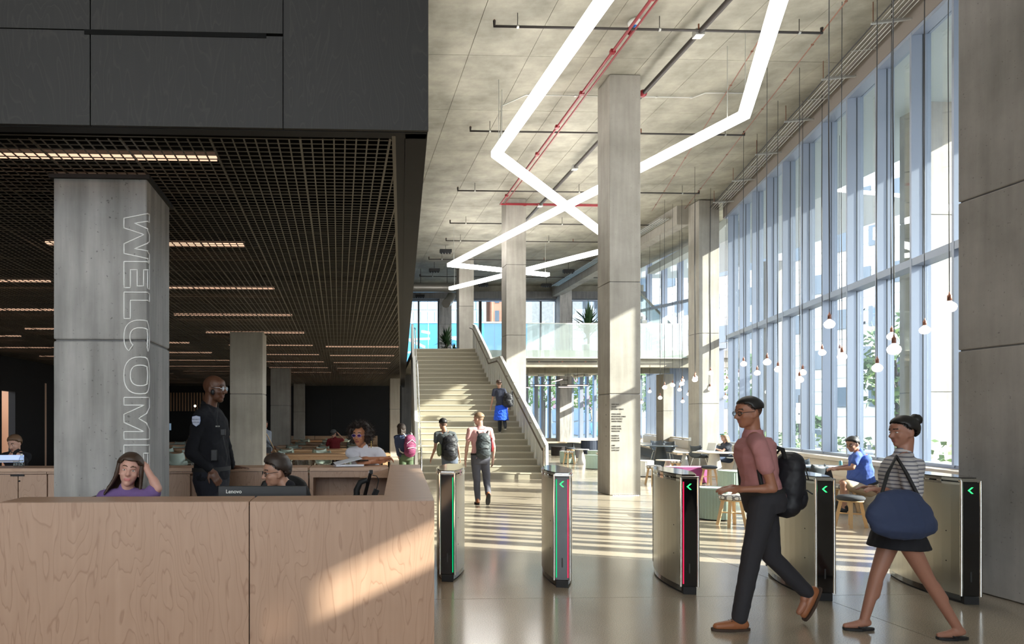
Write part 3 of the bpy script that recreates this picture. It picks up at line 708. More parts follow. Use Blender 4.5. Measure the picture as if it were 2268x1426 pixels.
# ============================================================ TURNSTILES
def turnstile(x, k, label, left, right, arrow):
    p = G(x, k); t = thing('turnstile', label, 'turnstile', (p.x, p.y, 0), math.atan2(-0.183, 0.983), 'speed gate pedestals across the floor')
    wN, Lg, Hh = 0.125, 1.15, 1.115
    def side(sg, o=0.0, n=12, inset=0.0):
        pts = []
        for i in range(n+1):
            v = i/n; pts.append((sg*(wN/2 + 0.085*math.sin(math.pi*v)**0.9 - inset), 0.02 + v*(Lg-0.04)))
        return pts
    for sg, nm in ((-1, 'left'), (1, 'right')):
        a = side(sg); b_ = side(sg, inset=0.012)
        MB().prism(a + b_[::-1], 0.07, Hh-0.07, smooth=False).build('side_panel', M_steel, t)
        for yy in (0.16, 0.9):
            for z in (0.35, 0.62): 
                v = (yy-0.02)/(Lg-0.04); xx = sg*(wN/2+0.085*math.sin(math.pi*v)**0.9)
                MB().tube([(xx-0.004*sg, yy, z), (xx+0.0015*sg, yy, z)], 0.006, 6).build('screw', M_black, t)
    ring = side(-1) + side(1)[::-1]
    sc = lambda pl, f: [(q[0]*f, (q[1]-Lg/2)*(1-(1-f)*0.3)+Lg/2) for q in pl]
    MB().prism(sc(ring, 0.97), 0.02, Hh-0.05).build('core', M_gloss, t)
    MB().prism(sc(ring, 1.02), Hh-0.07, Hh-0.05).build('rim', M_chrome, t)
    MB().prism(sc(ring, 1.0), Hh-0.05, Hh-0.035).build('reader_band', M_gloss, t)
    for sg in (-1, 1):
        for v in (0.2, 0.32, 0.55, 0.68):
            xx = sg*(wN/2+0.085*math.sin(math.pi*v)**0.9+0.001); MB().box((xx, v*Lg, Hh-0.042), (0.004, 0.06, 0.011)).build('sensor', M_chrome, t)
    MB().prism(sc(ring, 1.02), Hh-0.035, Hh-0.012).build('rim', M_chrome, t)
    MB().prism(sc(ring, 0.95), Hh-0.012, Hh-0.004).build('top_glass', M_gloss, t)
    for yy in (0.0, Lg-0.02):
        MB().box((0, yy+0.01, 0.57), (wN+0.02, 0.03, 1.0)).build('end_panel', M_gloss, t, bevel=0.004)
    for sg in (-1, 1): MB().tube([(sg*(wN/2+0.012), -0.004, 0.07), (sg*(wN/2+0.012), -0.004, Hh-0.03)], 0.012, 8).build('edge_trim', M_chrome, t)
    MB().box((0, 0.005, Hh-0.03), (wN+0.045, 0.035, 0.022)).build('cap', M_chrome, t, bevel=0.005)
    MB().box((0, 0.02, 0.035), (wN-0.01, 0.07, 0.07)).build('base_foot', M_black, t, bevel=0.004)
    MB().prism(sc(ring, 0.9), 0.0, 0.05).build('plinth', M_black, t)
    for sg, m_ in ((-1, left), (1, right)):
        if m_: MB().box((sg*(wN/2-0.009), -0.006, 0.57), (0.008, 0.006, 0.95)).build('light_strip', m_, t)
    if arrow:
        m = MB(); z = 1.0; h = 0.028
        for s_ in (1, -1):
            m.extr([(-0.026, -0.0075, z), (-0.012, -0.0075, z), (0.017, -0.0075, z+s_*h), (0.003, -0.0075, z+s_*h)][::s_], (0, 0.004, 0))
        m.build('arrow_sign', M_green, t)
    MB().box((0, -0.006, 0.24), (0.012, 0.002, 0.09)).build('lettering', plain('dark grey print', (0.03, 0.03, 0.03), 0.5) if 'dark grey print' not in MATS else MATS['dark grey print'], t)
    return t
turnstile(991, .00453, 'turnstile pedestal beside the desk corner with one green strip', None, M_led_g, False)
turnstile(1245, .00437, 'turnstile pedestal standing alone mid floor with green and red strips', M_led_g, M_led_r, True)
turnstile(1527, .0042, 'turnstile pedestal in front of the magenta seat with a red strip', M_led_r, None, True)
turnstile(1827, .00405, 'turnstile pedestal between the two striding people', None, None, True)
turnstile(2150, .00397, 'turnstile pedestal nearest the massive right hand column', None, None, True)
# ============================================================ ZIGZAG LIGHTS
def zig(pts, label, ks=None):
    t = thing('zigzag_light', label, 'light', (0, 0, 0)); zS = 7.45
    P3 = [W(x, y, (zS-HC)/(930.0-y)) for x, y in pts]
    hw, hh_ = 0.10, 0.13
    n = len(P3); dirs = [(P3[i+1]-P3[i]).normalized() for i in range(n-1)]
    def off(i, s):
        if i == 0: d = dirs[0]; nn = Vector((-d.y, d.x, 0)); return P3[0] + nn*s
        if i == n-1: d = dirs[-1]; nn = Vector((-d.y, d.x, 0)); return P3[-1] + nn*s
        n1 = Vector((-dirs[i-1].y, dirs[i-1].x, 0)); n2 = Vector((-dirs[i].y, dirs[i].x, 0)); mm = (n1+n2)
        mm = mm/max(mm.dot(n1), 0.25); return P3[i] + mm*s if mm.length < 4 else P3[i] + n1*s
    for i in range(n-1):
        a, b_, c, d = off(i, hw), off(i, -hw), off(i+1, -hw), off(i+1, hw)
        MB().extr([a, d, c, b_], (0, 0, hh_)).build('light_bar', M_strip, t)
        for f in (0.03, 0.97) if i in (0, n-2) else (0.03,):
            q = P3[i].lerp(P3[i+1], f); MB().tube([q+Vector((0, 0, 0.15)), (q.x, q.y, CZ)], 0.007, 6).build('suspension_rod', M_cond, t)
    return t
zig([(1450, -150), (1099, 347), (1374, 550), (998, 642)], 'zigzag strip light bending sharply left of the directory column')
zig([(1800, -230), (1648, 262), (998, 590), (1214, 612)], 'zigzag strip light crossing over from the window side to far end')
t = thing('zigzag_light', 'added unseen zigzag strip light behind the viewpoint, brightening the front', 'light', (0, 0, 0))  # unseen lamp, added to brighten the front faces
for (a, b_) in (((-7, -3.5), (3.5, -6.0)), ((3.5, -6.0), (-7, -9.0))):
    a, b_ = Vector((*a, 7.45)), Vector((*b_, 7.45)); d = (b_-a).normalized(); nn = Vector((-d.y, d.x, 0))*.10
    MB().extr([a+nn, b_+nn, b_-nn, a-nn], (0, 0, .13)).build('light_bar', M_strip, t)
    q = a.lerp(b_, .5); MB().tube([(q.x, q.y, 7.6), (q.x, q.y, CZ)], .007, 6).build('suspension_rod', M_cond, t)
# ============================================================ CEILING SERVICES
zP = 8.80
def kz(y, z=zP): return (z-HC)/(930.0-y)
def sprink(x0, x1, y, label):
    a, b_ = W(x0, y, kz(y)), W(x1, y, kz(y)); b_ = Vector((b_.x, a.y + 0.037*(b_.x-a.x), zP)); b_.x = (x1-PX)*b_.y/F
    t = thing('sprinkler_pipe', label, 'pipe', a)
    d = b_-a; MB().tube([(0, 0, 0.10), (0, 0, 0), d, d+Vector((0, 0, 0.10))], 0.028, 8).build('pipe', M_pipe, t)
    for f in (0.07, 0.5, 0.93):
        q = d*f; MB().tube([q, (q.x, q.y, CZ-zP)], 0.007, 6).build('hanger', M_pipe, t)
        MB().tube([q-d.normalized()*0.02, q+d.normalized()*0.02], 0.034, 8).build('clamp', M_cond, t)
    for f in (0.0, 0.62): q = d*f; MB().tube([q, q+Vector((0, 0, 0.12))], 0.016, 6).build('sprinkler_head', M_copper, t)
sprink(1095, 1820, 58, 'dark sprinkler pipe nearest the camera across the ceiling')
sprink(1042, 1648, 290, 'dark sprinkler pipe second from the camera')
sprink(1014, 1548, 422, 'dark sprinkler pipe third from camera, above the strip light crossing')
sprink(997, 1490, 494, 'dark sprinkler pipe fourth from the camera')
sprink(988, 1440, 533, 'dark sprinkler pipe fifth from the camera, near the far ducts')
sprink(950, 1360, 574, 'dark sprinkler pipe sixth from camera, behind the last strip light')
sprink(930, 1330, 612, 'dark sprinkler pipe near the upper end windows')
def line(name, label, cat, pts, r, mat, clamps=0, cm=None):
    a = Vector(pts[0]); t = thing(name, label, cat, a)
    q = [Vector(p)-a for p in pts]; MB().tube(q, r, 8).build('pipe', mat, t)
    for i in range(clamps):
        f = (i+.5)/clamps; tot = sum((q[j+1]-q[j]).length for j in range(len(q)-1)); s_ = f*tot
        for j in range(len(q)-1):
            l_ = (q[j+1]-q[j]).length
            if s_ <= l_: c = q[j].lerp(q[j+1], s_/l_); break
            s_ -= l_
        MB().box(c, (r*3.2, r*3.2, r*2.4)).build('clamp', cm or M_cond, t)
    return t
k1, k2, k3 = kz(-60), kz(212), kz(487)
line('main_pipe', 'thick black main pipe running away along the ceiling', 'pipe', [W(1612+55, -57, kz(-57)), W(1421, 211, kz(211)), W(1165, 487, kz(487)), W(1120, 540, kz(540))], 0.05, M_pipe, 5)
MB().ell(W(1424, 207, kz(207)), (0.09, 0.09, 0.08)).build('pipe_coupling', M_red)
tag(bpy.data.objects['pipe_coupling'], 'red coupling on the thick black main pipe beside the tall column', 'coupling')
zR = 8.80
line('red_conduit', 'pair of red conduits crossing the ceiling then turning right', 'pipe', [W(1500, -80, kz(-80, zR)), W(1108, 452, kz(452, zR)), W(1330, 456, kz(456, zR))], 0.03, M_red, 9, M_red)
line('red_conduit', 'second red conduit tight beside the first one', 'pipe', [W(1508, -80, kz(-80, zR))+Vector((.05, 0, 0)), W(1116, 452, kz(452, zR))+Vector((0.02, -0.08, 0)), W(1330, 453, kz(453, zR))], 0.02, M_red, 0)
t = thing('smoke_detector', 'white round smoke detector with blue lens beside the red conduit', 'detector', W(1405, 55, kz(55, 8.95)))
MB().lathe([(0.02, 0.09), (0.09, 0.09), (0.12, 0.05), (0.11, 0.0), (0.05, -0.02), (0.01, -0.02)][::-1], n=20).build('housing', M_white, t)
MB().ell((0, 0, -0.02), (0.045, 0.045, 0.03)).build('lens', plain('blue lens', (0.02, 0.2, 0.7), 0.2), t)
t2 = thing('sprinkler_head_mount', 'small red sprinkler mount under the first dark pipe', 'sprinkler', W(1396, 70, kz(70, 8.9)))
MB().lathe([(0.01, -0.07), (0.04, -0.05), (0.07, 0.0), (0.07, 0.06), (0.02, 0.1)], n=14).build('body', M_red, t2)
zc = 9.0
line('white_conduit', 'thin galvanised conduit dropping to the left strip light bend', 'conduit', [W(1108, 322, kz(322, 7.6)), W(1110, 235, kz(235, zc)), W(1165, 210, kz(210, zc)), W(1325, 213, kz(213, zc))], 0.014, M_cond, 4)
line('white_conduit', 'thin galvanised conduit right of the directory column', 'conduit', [W(1415, 214, kz(214, zc)), W(1535, 216, kz(216, zc)), W(1562, 206, kz(206, zc)), W(1650, 206, kz(206, zc))], 0.014, M_cond, 3)
# cable tray along the window wall
t = thing('cable_tray', 'wire mesh cable tray following the top of the window wall', 'cable tray', (0, 0, 0))
def tp(Y, d, z): p = wp(Y, d, z); return p
for d in (-0.46, -0.38, -0.30, -0.22, -0.14):
    MB().tube([tp(-2, d, 8.72), tp(23.3, d, 8.72)], 0.010, 6).build('rail', M_cond, t)
    MB().tube([tp(-2, d-0.03, 8.78), tp(23.3, d-0.03, 8.78)], 0.012, 6).build('cable', M_cord, t)
for i in range(20): MB().tube([tp(4+i*1.0, -0.52, 8.70), tp(4+i*1.0, -0.10, 8.70)], 0.007, 5).build('rung', M_cond, t)
for i in range(10):
    Y = 4+i*2.0; MB().box(tp(Y, -0.32, 8.67), (0.62, 0.045, 0.03), rz=math.atan2(nC.y, nC.x)).build('bracket', M_cond, t)
    MB().tube([tp(Y, -0.60, 8.67), tp(Y, -0.60, CZ)], 0.008, 5).build('hanger', M_copper, t)
t = thing('cable_tray', 'cable tray continuing along the far concrete edge beam', 'cable tray', (0, 0, 0))
for d in (-0.5, -0.4, -0.3, -0.2): MB().tube([(q0.x-0.55+d+.2, 24.0, 8.7), (q0.x-0.55+d-0.3, 36, 8.7)], 0.02, 6).build('rail', M_cond, t)
# far ducts and spot clusters
t = thing('spiral_duct', 'round spiral duct crossing above the top of the stairs', 'duct', (0, 0, 0))
a, b_ = W(912, 637, .0222), W(1010, 637, .0222)
MB().tube([a, b_], 0.23, 20).build('duct_tube', M_duct, t)
for i in range(2): q = a.lerp(b_, .2+.6*i); MB().tube([q, (q.x, q.y, CZ)], .012, 6).build('hanger', M_pipe, t)
for i in range(9): q = a.lerp(b_, (i+.5)/9); MB().tube([q-Vector((.008, 0, 0)), q+Vector((.008, 0, 0))], 0.238, 20).build('seam', M_duct, t)
line('spiral_duct_branch', 'short slanted duct end beside the shaded upper column', 'duct', [W(1000, 655, .0235), W(996, 664, .0232), W(988, 672, .0225)], 0.23, M_duct)
for (x, y, k, lb) in ((987, 558, .0192, 'nearest the sharp end of the upper strip light'), (962, 600, .0212, 'beside the black volume above the round duct'), (1259, 602, .0210, 'left of the tall directory column'),
                  (1210, 633, .0235, 'above the upper windows right of the middle column'), (1070, 632, .0235, 'behind the middle column on its left side'), (930, 657, .0245, 'at far left above the blue hoarding')):
    t = thing('spotlight_cluster', 'small black spotlight cluster on the ceiling ' + lb, 'spotlights', W(x, y, k))
    MB().box((0, 0, 0.04), (0.5, 0.2, 0.13)).build('housing', M_black, t)
    for i in range(4): MB().lathe([(0.03, -0.08), (0.045, -0.03), (0.045, 0.0)], c=(-0.18+i*0.12, 0, 0), n=10).build('lamp_head', M_black, t)
    MB().tube([(0, 0, 0.1), (0, 0, CZ-W(x, y, k).z-0.01)], 0.01, 6).build('stem', M_black, t)
# conduits and bits under the balcony
line('white_duct', 'white horizontal duct under the balcony behind the stairs', 'duct', [W(1168, 829, .0235), W(1268, 829, .0235), W(1272, 834, .0235), W(1322, 825, .0225)], 0.09, M_white, 3)
line('slim_pipe', 'thin brown pipe fixed along the balcony edge', 'pipe', [W(1168, 801, .01803), W(1322, 801, .01810)], 0.02, M_pipe, 3, M_copper)
line('slim_pipe', 'thin brown pipe at the right end of the balcony edge', 'pipe', [W(1425, 799, .01817), W(1455, 799, .01819), W(1456, 795, .01819)], 0.02, M_pipe, 1, M_copper)
t = thing('exit_sign', 'small green lettered exit sign hung under the balcony', 'sign', W(1199, 825, .0228))
MB().box((0, 0, 0), (0.36, 0.04, 0.16)).build('panel', M_white, t)
def text(name, s, size, mat, parent, loc, rot, ext=0.002, align='LEFT'):
    cu = bpy.data.curves.new(name, 'FONT'); cu.body = s; cu.size = size; cu.extrude = ext; cu.align_x = align; cu.offset = 0.0 if name == 'text_line' else size*0.012
    o = bpy.data.objects.new(name, cu); COL.objects.link(o)
    dg = bpy.context.evaluated_depsgraph_get(); me = bpy.data.meshes.new_from_object(o.evaluated_get(dg)); bpy.data.objects.remove(o)
    me.materials.clear(); me.materials.append(mat)
    o = bpy.data.objects.new(name, me); COL.objects.link(o); o.parent = parent; o.location = loc; o.rotation_euler = rot; return o
text('lettering', 'EXIT', 0.13, plain('exit green', (0.02, 0.4, 0.12), 0.5), t, (0, -0.022, -0.045), (math.pi/2, 0, 0), align='CENTER')
for (x0, x1, y, k) in ((1185, 1229, 853.5, .0205), (1222, 1246, 846, .0215), (1237, 1279, 857, .0200), (1257, 1302, 853.5, .0205), (1166, 1173, 858, .02)):
    a, b_ = W(x0, y, k), W(x1, y - (6 if x0 == 1222 else 0), k)
    t = thing('pendant_bar_light', {1185: 'slim pink white bar light nearest the stair railing under the balcony', 1222: 'slanted short bar light topmost under the balcony', 1237: 'lowest slim bar light under the balcony', 1257: 'slim bar light beside the directory column under the balcony', 1166: 'tiny bar light end at the stair railing'}[x0], 'light', a)
    MB().tube([(0, 0, 0), b_-a], 0.022, 8).build('tube', emis('bar light', (1, 0.75, 0.66), 1.3) if 'bar light' not in MATS else MATS['bar light'], t)
    MB().box((b_-a)/2+Vector((0, 0, 0.03)), (abs(b_.x-a.x)+0.5, 0.03, 0.03)).build('rail', M_black, t)
    MB().tube([(b_-a)/2+Vector((0, 0, 0.04)), (b_-a)/2+Vector((0, 0, 4.1-a.z))], 0.006, 5).build('cable', M_black, t)
# WELCOME outline letters wrapping the corner of the grey column
kw = .00332; pw = W(118, 930, kw)
def wel(u, v):
    # u: px from the letter foot line to the right, v: photo y at the column face
    x = 273 + u; z = HC - (v-PY)*kw; cx = (323-118)*kw + 0.012
    s = (x-118)*kw*1.0
    if s <= cx: return Vector((s, -0.002, z))
    return Vector((0.682, (s-cx), z))
K_ = 92    # letter height in px of the front face (wraps round the corner)
def chain(pts, closed=True, step=6):
    out = []; n = len(pts)
    for i in range(n if closed else n-1):
        a, b_ = pts[i], pts[(i+1) % n]; L_ = max(1, int(math.hypot(a[0]-b_[0], a[1]-b_[1])/step))
        for j in range(L_): out.append((a[0]+(b_[0]-a[0])*j/L_, a[1]+(b_[1]-a[1])*j/L_))
    return out + [out[0]]
def oval(cu_, cv, ru, rv, a0=0, a1=360, n=28):
    return [(cu_+ru*math.copysign(abs(math.cos(math.radians(a)))**0.8, math.cos(math.radians(a))), cv+rv*math.copysign(abs(math.sin(math.radians(a)))**0.8, math.sin(math.radians(a)))) for a in [a0+(a1-a0)*i/n for i in range(n+1)]]
def outl(kind, v0, v1):
    h = K_; d = v1-v0; t_ = 18
    if kind == 'E': return [[(0, v0), (h, v0), (h, v1), (h-t_, v1), (h-t_, v0+t_), (h*.6, v0+t_), (h*.6, v1-4), (h*.6-t_, v1-4), (h*.6-t_, v0+t_), (t_, v0+t_), (t_, v1), (0, v1)]]
    if kind == 'L': return [[(0, v0), (h, v0), (h, v0+t_), (t_, v0+t_), (t_, v1), (0, v1)]]
    if kind == 'W':
        q = d/4.0; return [[(h, v0), (0, v0+q*.55), (0, v0+q*1.35), (h*.62, v0+2*q-3), (0, v0+2.65*q), (0, v0+3.45*q), (h, v1), (h, v1-18), (h*.32, v0+3.05*q), (h, v0+2*q+8), (h, v0+2*q-8), (h*.32, v0+q*.95), (h, v0+18)]]
    if kind == 'M': return [[(0, v0), (h, v0), (h, v0+22), (h*.45, v0+d/2), (h, v1-22), (h, v1), (0, v1), (0, v1-17), (h*.62, v1-17), (0, v0+d/2+9), (0, v0+d/2-9), (h*.62, v0+17), (0, v0+17)]]
    if kind == 'O': return [oval(h/2, (v0+v1)/2, h/2, d/2)[:-1], oval(h/2, (v0+v1)/2, h/2-18, d/2-18)[:-1]]
    if kind == 'C': return [oval(h/2, (v0+v1)/2, h/2, d/2, 50, -230) + oval(h/2, (v0+v1)/2, h/2-17, d/2-17, -230, 50)]
wt = thing('welcome_lettering', 'white outline letters spelling WELCOME down the corner of the grey column', 'lettering', (pw.x, pw.y, 0), ROTA)
for (ch, v0, v1) in (('W', 467, 575), ('E', 578, 636), ('L', 646, 705), ('C', 708, 784), ('O', 790, 872), ('M', 880, 973), ('E', 986, 1050)):
    m = MB()
    for pl in outl(ch, v0, v1):
        pts = [wel(u*0.78, v) for u, v in chain(pl)]
        m.tube(pts, 0.0046, 5, cap=False)
    m.build('letter', M_welc, wt)
# directory on the tall column
kb = .0097; pb_ = W(1350, 930, kb)
dr = thing('floor_directory', 'black printed floor directory on the tall bright column', 'lettering', (pb_.x, pb_.y, 0), ROTA)
groups = [(895.4, ['EVENT SPACE', 'GALLERY', '8TH STREET TERRACE'], '5'), (917, ['FITNESS CENTER', 'RECREATIONAL LOUNGE', 'REFLECTION SPACE', 'WABASH TERRACE'], '4'),
          (944, ['CAREER CENTER', 'MEETING ROOMS', 'MEDIA ROOMS'], '3'), (965, ['MAKERSPACE', 'STUDENT LIFE', 'BOARDROOM'], '2'), (986.5, ['LOBBY', 'FOOD COURT', 'COFFEE SHOP'], '1')]
for y, ls, num in groups:
    for i, s_ in enumerate(ls):
        o = text('text_line', s_, 0.044, M_ink, dr, (0.042, -0.003, HC-(y+i*5.35+1.5-PY)*kb), (math.pi/2, 0, 0), ext=0.001)
        o.data.transform(Matrix.Scale(0.62, 4, (1, 0, 0)))
    text('numeral', num, 0.05, M_ink, dr, (-0.003, 0.20, HC-(y+3-PY)*kb), (math.pi/2, 0, -math.pi/2), ext=0.001)
m = MB()
for i in range(13): m.box((0.09+i*0.045, 0.30, 0.002), (0.02, 0.02, 0.01))
t = thing('floor_light', 'row of tiny white lights at the foot of the directory column', 'light', (pb_.x, pb_.y-0.33, 0), ROTA)
m.build('light_dots', emis('dot light', (1, 1, 1), 4), t)
# ============================================================ OUTSIDE
gd = tag(MB().box((30, 40, -0.35), (200, 200, 0.2)).build('street', M_asph), kind='structure')
gs = struct('sidewalk')
for i in range(30):
    Y = -10+i*3.0; wbox('slab', Y+0.01, Y+2.99, 0.4, 7.5, -0.25, -0.12, M_walk, gs)
MB().box((10, 46, -0.2), (40, 15, 0.1)).build('slab', M_walk, gs)
sf = struct('ceiling_soffit')
MB().prism([(wallX(-8)+0.34, -8), (15.1, -8), (13.6, 32), (13.3, 32), (wallX(26)+0.3, 26)], 8.46, 8.75).build('slab', M_soff, sf)
# facade across the street
fc = thing('street_building', 'pale stone street building with coursed base across the road', 'building', (0, 0, 0))
def fp(Y, d, z): return wp(Y, 20+d, z)
def fbox(name, Y0, Y1, d0, d1, z0, z1, mat, par=None):
    a, b2, c, d_ = fp(Y0, d0, 0), fp(Y0, d1, 0), fp(Y1, d1, 0), fp(Y1, d0, 0)
    return MB().prism([(q.x, q.y) for q in (a, b2, c, d_)], z0, z1).build(name, mat, par or fc)
fbox('wall_backing', 38, 190, 0.15, 4, -0.3, 27, M_stone)
for i in range(15):
    z = -0.2 + i*0.62
    fbox('stone_course', 38, 190, 0, 0.2, z+0.03, z+0.59, M_stone)
fbox('cornice', 38, 190, -0.35, 0.2, 9.2, 9.8, M_stone)
for i in range(30): fbox('wall_panel', 38+i*5, 42.9+i*5, 0.0, 0.2, 10.9, 27, M_stonew)  # sunlight put into the colour: upper wall whiter than the stone base
fbox('glass_band', 38, 190, 0.08, 0.2, 9.8, 10.9, M_wglass)
for i, (Y, w_, z0, z1) in enumerate(((62.5, 2.2, 0, 4.2), (56.5, 1.6, 0, 3.4), (51.6, 2.0, 0.9, 3.6), (74, 2.4, 0.8, 4), (85, 2.4, 0.8, 4), (96, 2.4, .8, 4), (110, 2.4, .8, 4), (126, 3, .8, 4), (66, 7.5, 6.9, 8.2), (84, 6, 6.6, 8.4), (100, 6, 6.6, 8.4), (118, 6, 6.6, 8.4))):
    fbox('window', Y, Y+w_, -0.04, 0.05, z0, z1, plain('dark opening', (0.03, 0.035, 0.05), 0.4) if i == 0 else MATS['dark opening'])
for Y in (53.5, 41.5):    # arches with fire stair
    c = fp(Y, -0.05, 4.6); R_ = Matrix.Rotation(RC, 3, 'Z')
    for i in range(11):
        a0, a1 = math.pi*i/11+.02, math.pi*(i+1)/11-.02
        pl = [(2.1*math.cos(a0), 2.1*math.sin(a0)), (2.9*math.cos(a0), 2.9*math.sin(a0)), (2.9*math.cos(a1), 2.9*math.sin(a1)), (2.1*math.cos(a1), 2.1*math.sin(a1))]
        MB().extr([c + dC*q[0] + Vector((0, 0, q[1])) - nC*0.12 for q in pl], nC*0.2).build('arch_stone', M_stone, fc)
    MB().extr([c + dC*(2.1*math.cos(a)) + Vector((0, 0, 2.1*math.sin(a) if a <= math.pi else -4.6)) - nC*0.06 for a in [math.pi*j/14 for j in range(15)]] + [c - dC*2.1 + Vector((0, 0, -4.5)) - nC*0.06, c + dC*2.1 + Vector((0, 0, -4.5)) - nC*0.06], nC*0.1).build('window', MATS['dark opening'], fc)
t = thing('fire_stair', 'dark steel fire stair zigzagging beside the arched opening', 'stairs', (0, 0, 0))
for a, z0, z1 in ((55.5, 4.2, 6.6), (55.5, 9.0, 6.6), (44.5, 4.2, 6.6), (44.5, 9, 6.6)):
    for o in (0, 0.9):
        p, q = fp(a, -0.6-o, z0), fp(a+4.6, -0.6-o, z1); MB().tube([p, q], 0.07, 5).tube([p+Vector((0, 0, 1)), q+Vector((0, 0, 1))], 0.04, 5).build('stringer', M_black, t)
    for i in range(10): p = fp(a+4.6*(i+.5)/10, -1.05, z0+(z1-z0)*(i+.5)/10); MB().box(p, (0.9, 0.3, 0.05), rz=RC-math.pi/2).build('tread', M_black, t)
def tree(x, y, zb_, h, r, name, label, nl=420, ls=0.16, group=None):
    t = thing(name, label, 'tree', (x, y, zb_), 0, group)
    m = MB().tube([(0, 0, 0), (0.05, 0, h*.35), (0, 0.05, h*.7)], [0.09, 0.07, 0.03], 8)
    for i in range(7): a = i*0.9; m.tube([(0, 0, h*(.35+.04*i)), (r*.7*math.cos(a), r*.7*math.sin(a), h*(.55+.05*i))], [0.03, 0.01], 5)
    m.build('trunk', M_bark, t); m = MB()
    for i in range(nl):
        v = Vector(rng.normal(size=3)); v.normalize(); rr = rng.uniform(0.3, 1)**0.5
        c = Vector((v.x*r*rr, v.y*r*rr, h*.66 + v.z*h*.34*rr)); a = Vector(rng.normal(size=3)).normalized()*ls; b_ = a.orthogonal().normalized()*ls*.6
        m.add([c-a, c-b_, c+a, c+b_], [(0, 1, 2, 3)])
    tag(m.build('foliage', M_leaf2, t), kind='stuff'); return t
p = wp(24.0, 6.0); tree(W(1925, 930, .0128).x+1.2, 19.9, -0.1, 5.0, 1.0, 'street_tree', 'light green street tree seen through the near windows', 700, .14)
for (px, k, h, r_, lb) in ((1645, .034, 7, 1.3, 'slender street tree seen through the far narrow windows'), (1800, .026, 2.0, 0.9, 'low bushy tree behind the seated man in blue'),
                       (1205, .0345, 7.5, 2.0, 'leafy green tree outside the lower end windows, nearest the stairs'), (1300, .036, 7, 1.6, 'green tree outside the lower end windows beside the tall column'), (1445, .032, 6, 1.2, 'thin tree beyond the narrow windows right of the tall column'), (1512, .03, 5, .8, 'small tree outside beside the end window column')):
    q = G(px, k); tree(q.x, q.y, -0.1, h, r_, 'street_tree', lb, 500, .2)
for i in range(9):
    Y = 13.2 + i*2.1; c = wp(Y, 1.3)
    m = MB()
    for j in range(260):
        u_, v_ = rng.uniform(-1, 1), rng.uniform(-.3, .3); z = rng.uniform(.1, 1.35); q = dC*u_ + nC*v_ + Vector((0, 0, z)); a = Vector(rng.normal(size=3)).normalized()*.07; b_ = a.orthogonal().normalized()*.05
        m.add([q-a, q-b_, q+a, q+b_], [(0, 1, 2, 3)])
    o = m.build('hedge', M_leaf2, loc=(c.x, c.y, -0.12)); tag(o, 'low green hedge outside the window wall, %s from the near end' % ['first', 'second', 'third', 'fourth', 'fifth', 'sixth', 'seventh', 'eighth', 'last'][i], 'hedge', 'hedges outside the window wall'); 
def car(x, y, rz, col, label):
    t = thing('car', label, 'car', (x, y, -0.25), rz)
    prof = [(-2.2, 0.35), (2.15, 0.35), (2.2, 0.75), (1.3, 0.92), (0.75, 1.38), (-0.95, 1.42), (-1.7, 0.98), (-2.2, 0.92)]
    MB().extr([(a, -0.85, b_) for a, b_ in prof], (0, 1.7, 0)).build('body', col, t, bevel=0.06)
    MB().extr([(1.15, -0.87, 0.95), (0.68, -0.87, 1.3), (-0.85, -0.87, 1.34), (-1.4, -0.87, 0.98)], (0, 1.74, 0)).build('side_window', M_wglass, t)
    for a in (-1.4, 1.4):
        for b_ in (-0.8, 0.8): MB().tube([(a, b_-.1, .32), (a, b_+.1, .32)], 0.32, 16).build('wheel', M_black, t)
MB_car = plain('blue grey car paint', (0.25, 0.33, 0.5), 0.25, coat=.8); MB_car2 = plain('silver car paint', (0.5, 0.52, 0.55), 0.25, coat=.8); 
q = wp(27, 10); car(q.x, q.y, RC, MB_car, 'blue grey parked car outside the nearest window bay')
q = wp(40, 10); car(q.x, q.y, RC, MB_car2, 'silver parked car outside behind the seated man in blue')
q = wp(52, 10); car(q.x, q.y, RC, MB_car2, 'silver parked car farther down the street')
# street sign
q = W(1770, 905, .021); t = thing('street_sign', 'small white parking sign on a post outside the window wall', 'sign', (q.x, q.y, -0.12))
MB().tube([(0, 0, 0), (0, 0, 2.9)], 0.03, 8).build('post', M_pipe, t); MB().box((0, -0.04, 2.3), (0.34, 0.01, 0.46)).build('panel', M_white, t)
MB().box((0, -0.04, 1.78), (0.34, 0.01, 0.4)).build('panel', M_white, t)
# beyond the end wall
hb = thing('hoarding', 'tall bright blue hoarding of vertical panels behind the top of the stairs', 'hoarding', (0, 0, 0))
for i in range(10): MB().box((0.5+i*1.22, 50.5, 4.3), (1.19, 0.08, 9.0)).build('panel', M_hoard, hb)
MB().box((6, 50.45, 8.82), (12.2, 0.1, 0.1)).build('top_rail', M_white, hb)
tw = thing('glass_tower', 'distant glass tower with pale blue panes above the blue hoarding', 'building', (0, 0, 0))
MB().box((10.8, 101, 22), (13.5, 6, 46)).build('core', M_soff, tw)
mp_ = [plain('tower pane %d' % i, c, 0.25) for i, c in enumerate([(0.35, 0.5, 0.66), (0.5, 0.66, 0.78), (0.28, 0.42, 0.56), (0.62, 0.74, 0.8)])]
for i in range(13):
    for j in range(14): MB().box((4.6+i*1.0, 97.9, 8+j*1.7), (0.9, 0.1, 1.5)).build('pane', mp_[rng.randint(4)], tw)
ob = thing('brick_building', 'distant orange brick building seen above the balcony glass, left of the middle column', 'building', (0, 0, 0))
M_obr = plain('orange brick', (0.55, 0.27, 0.17), 0.8, var=.15, scale=3); M_cbr = plain('cream stone', (0.72, 0.6, 0.48), 0.8, var=.1, scale=2); M_gbr = plain('grey stone wall', (0.32, 0.32, 0.30), 0.9, var=.35, scale=4)
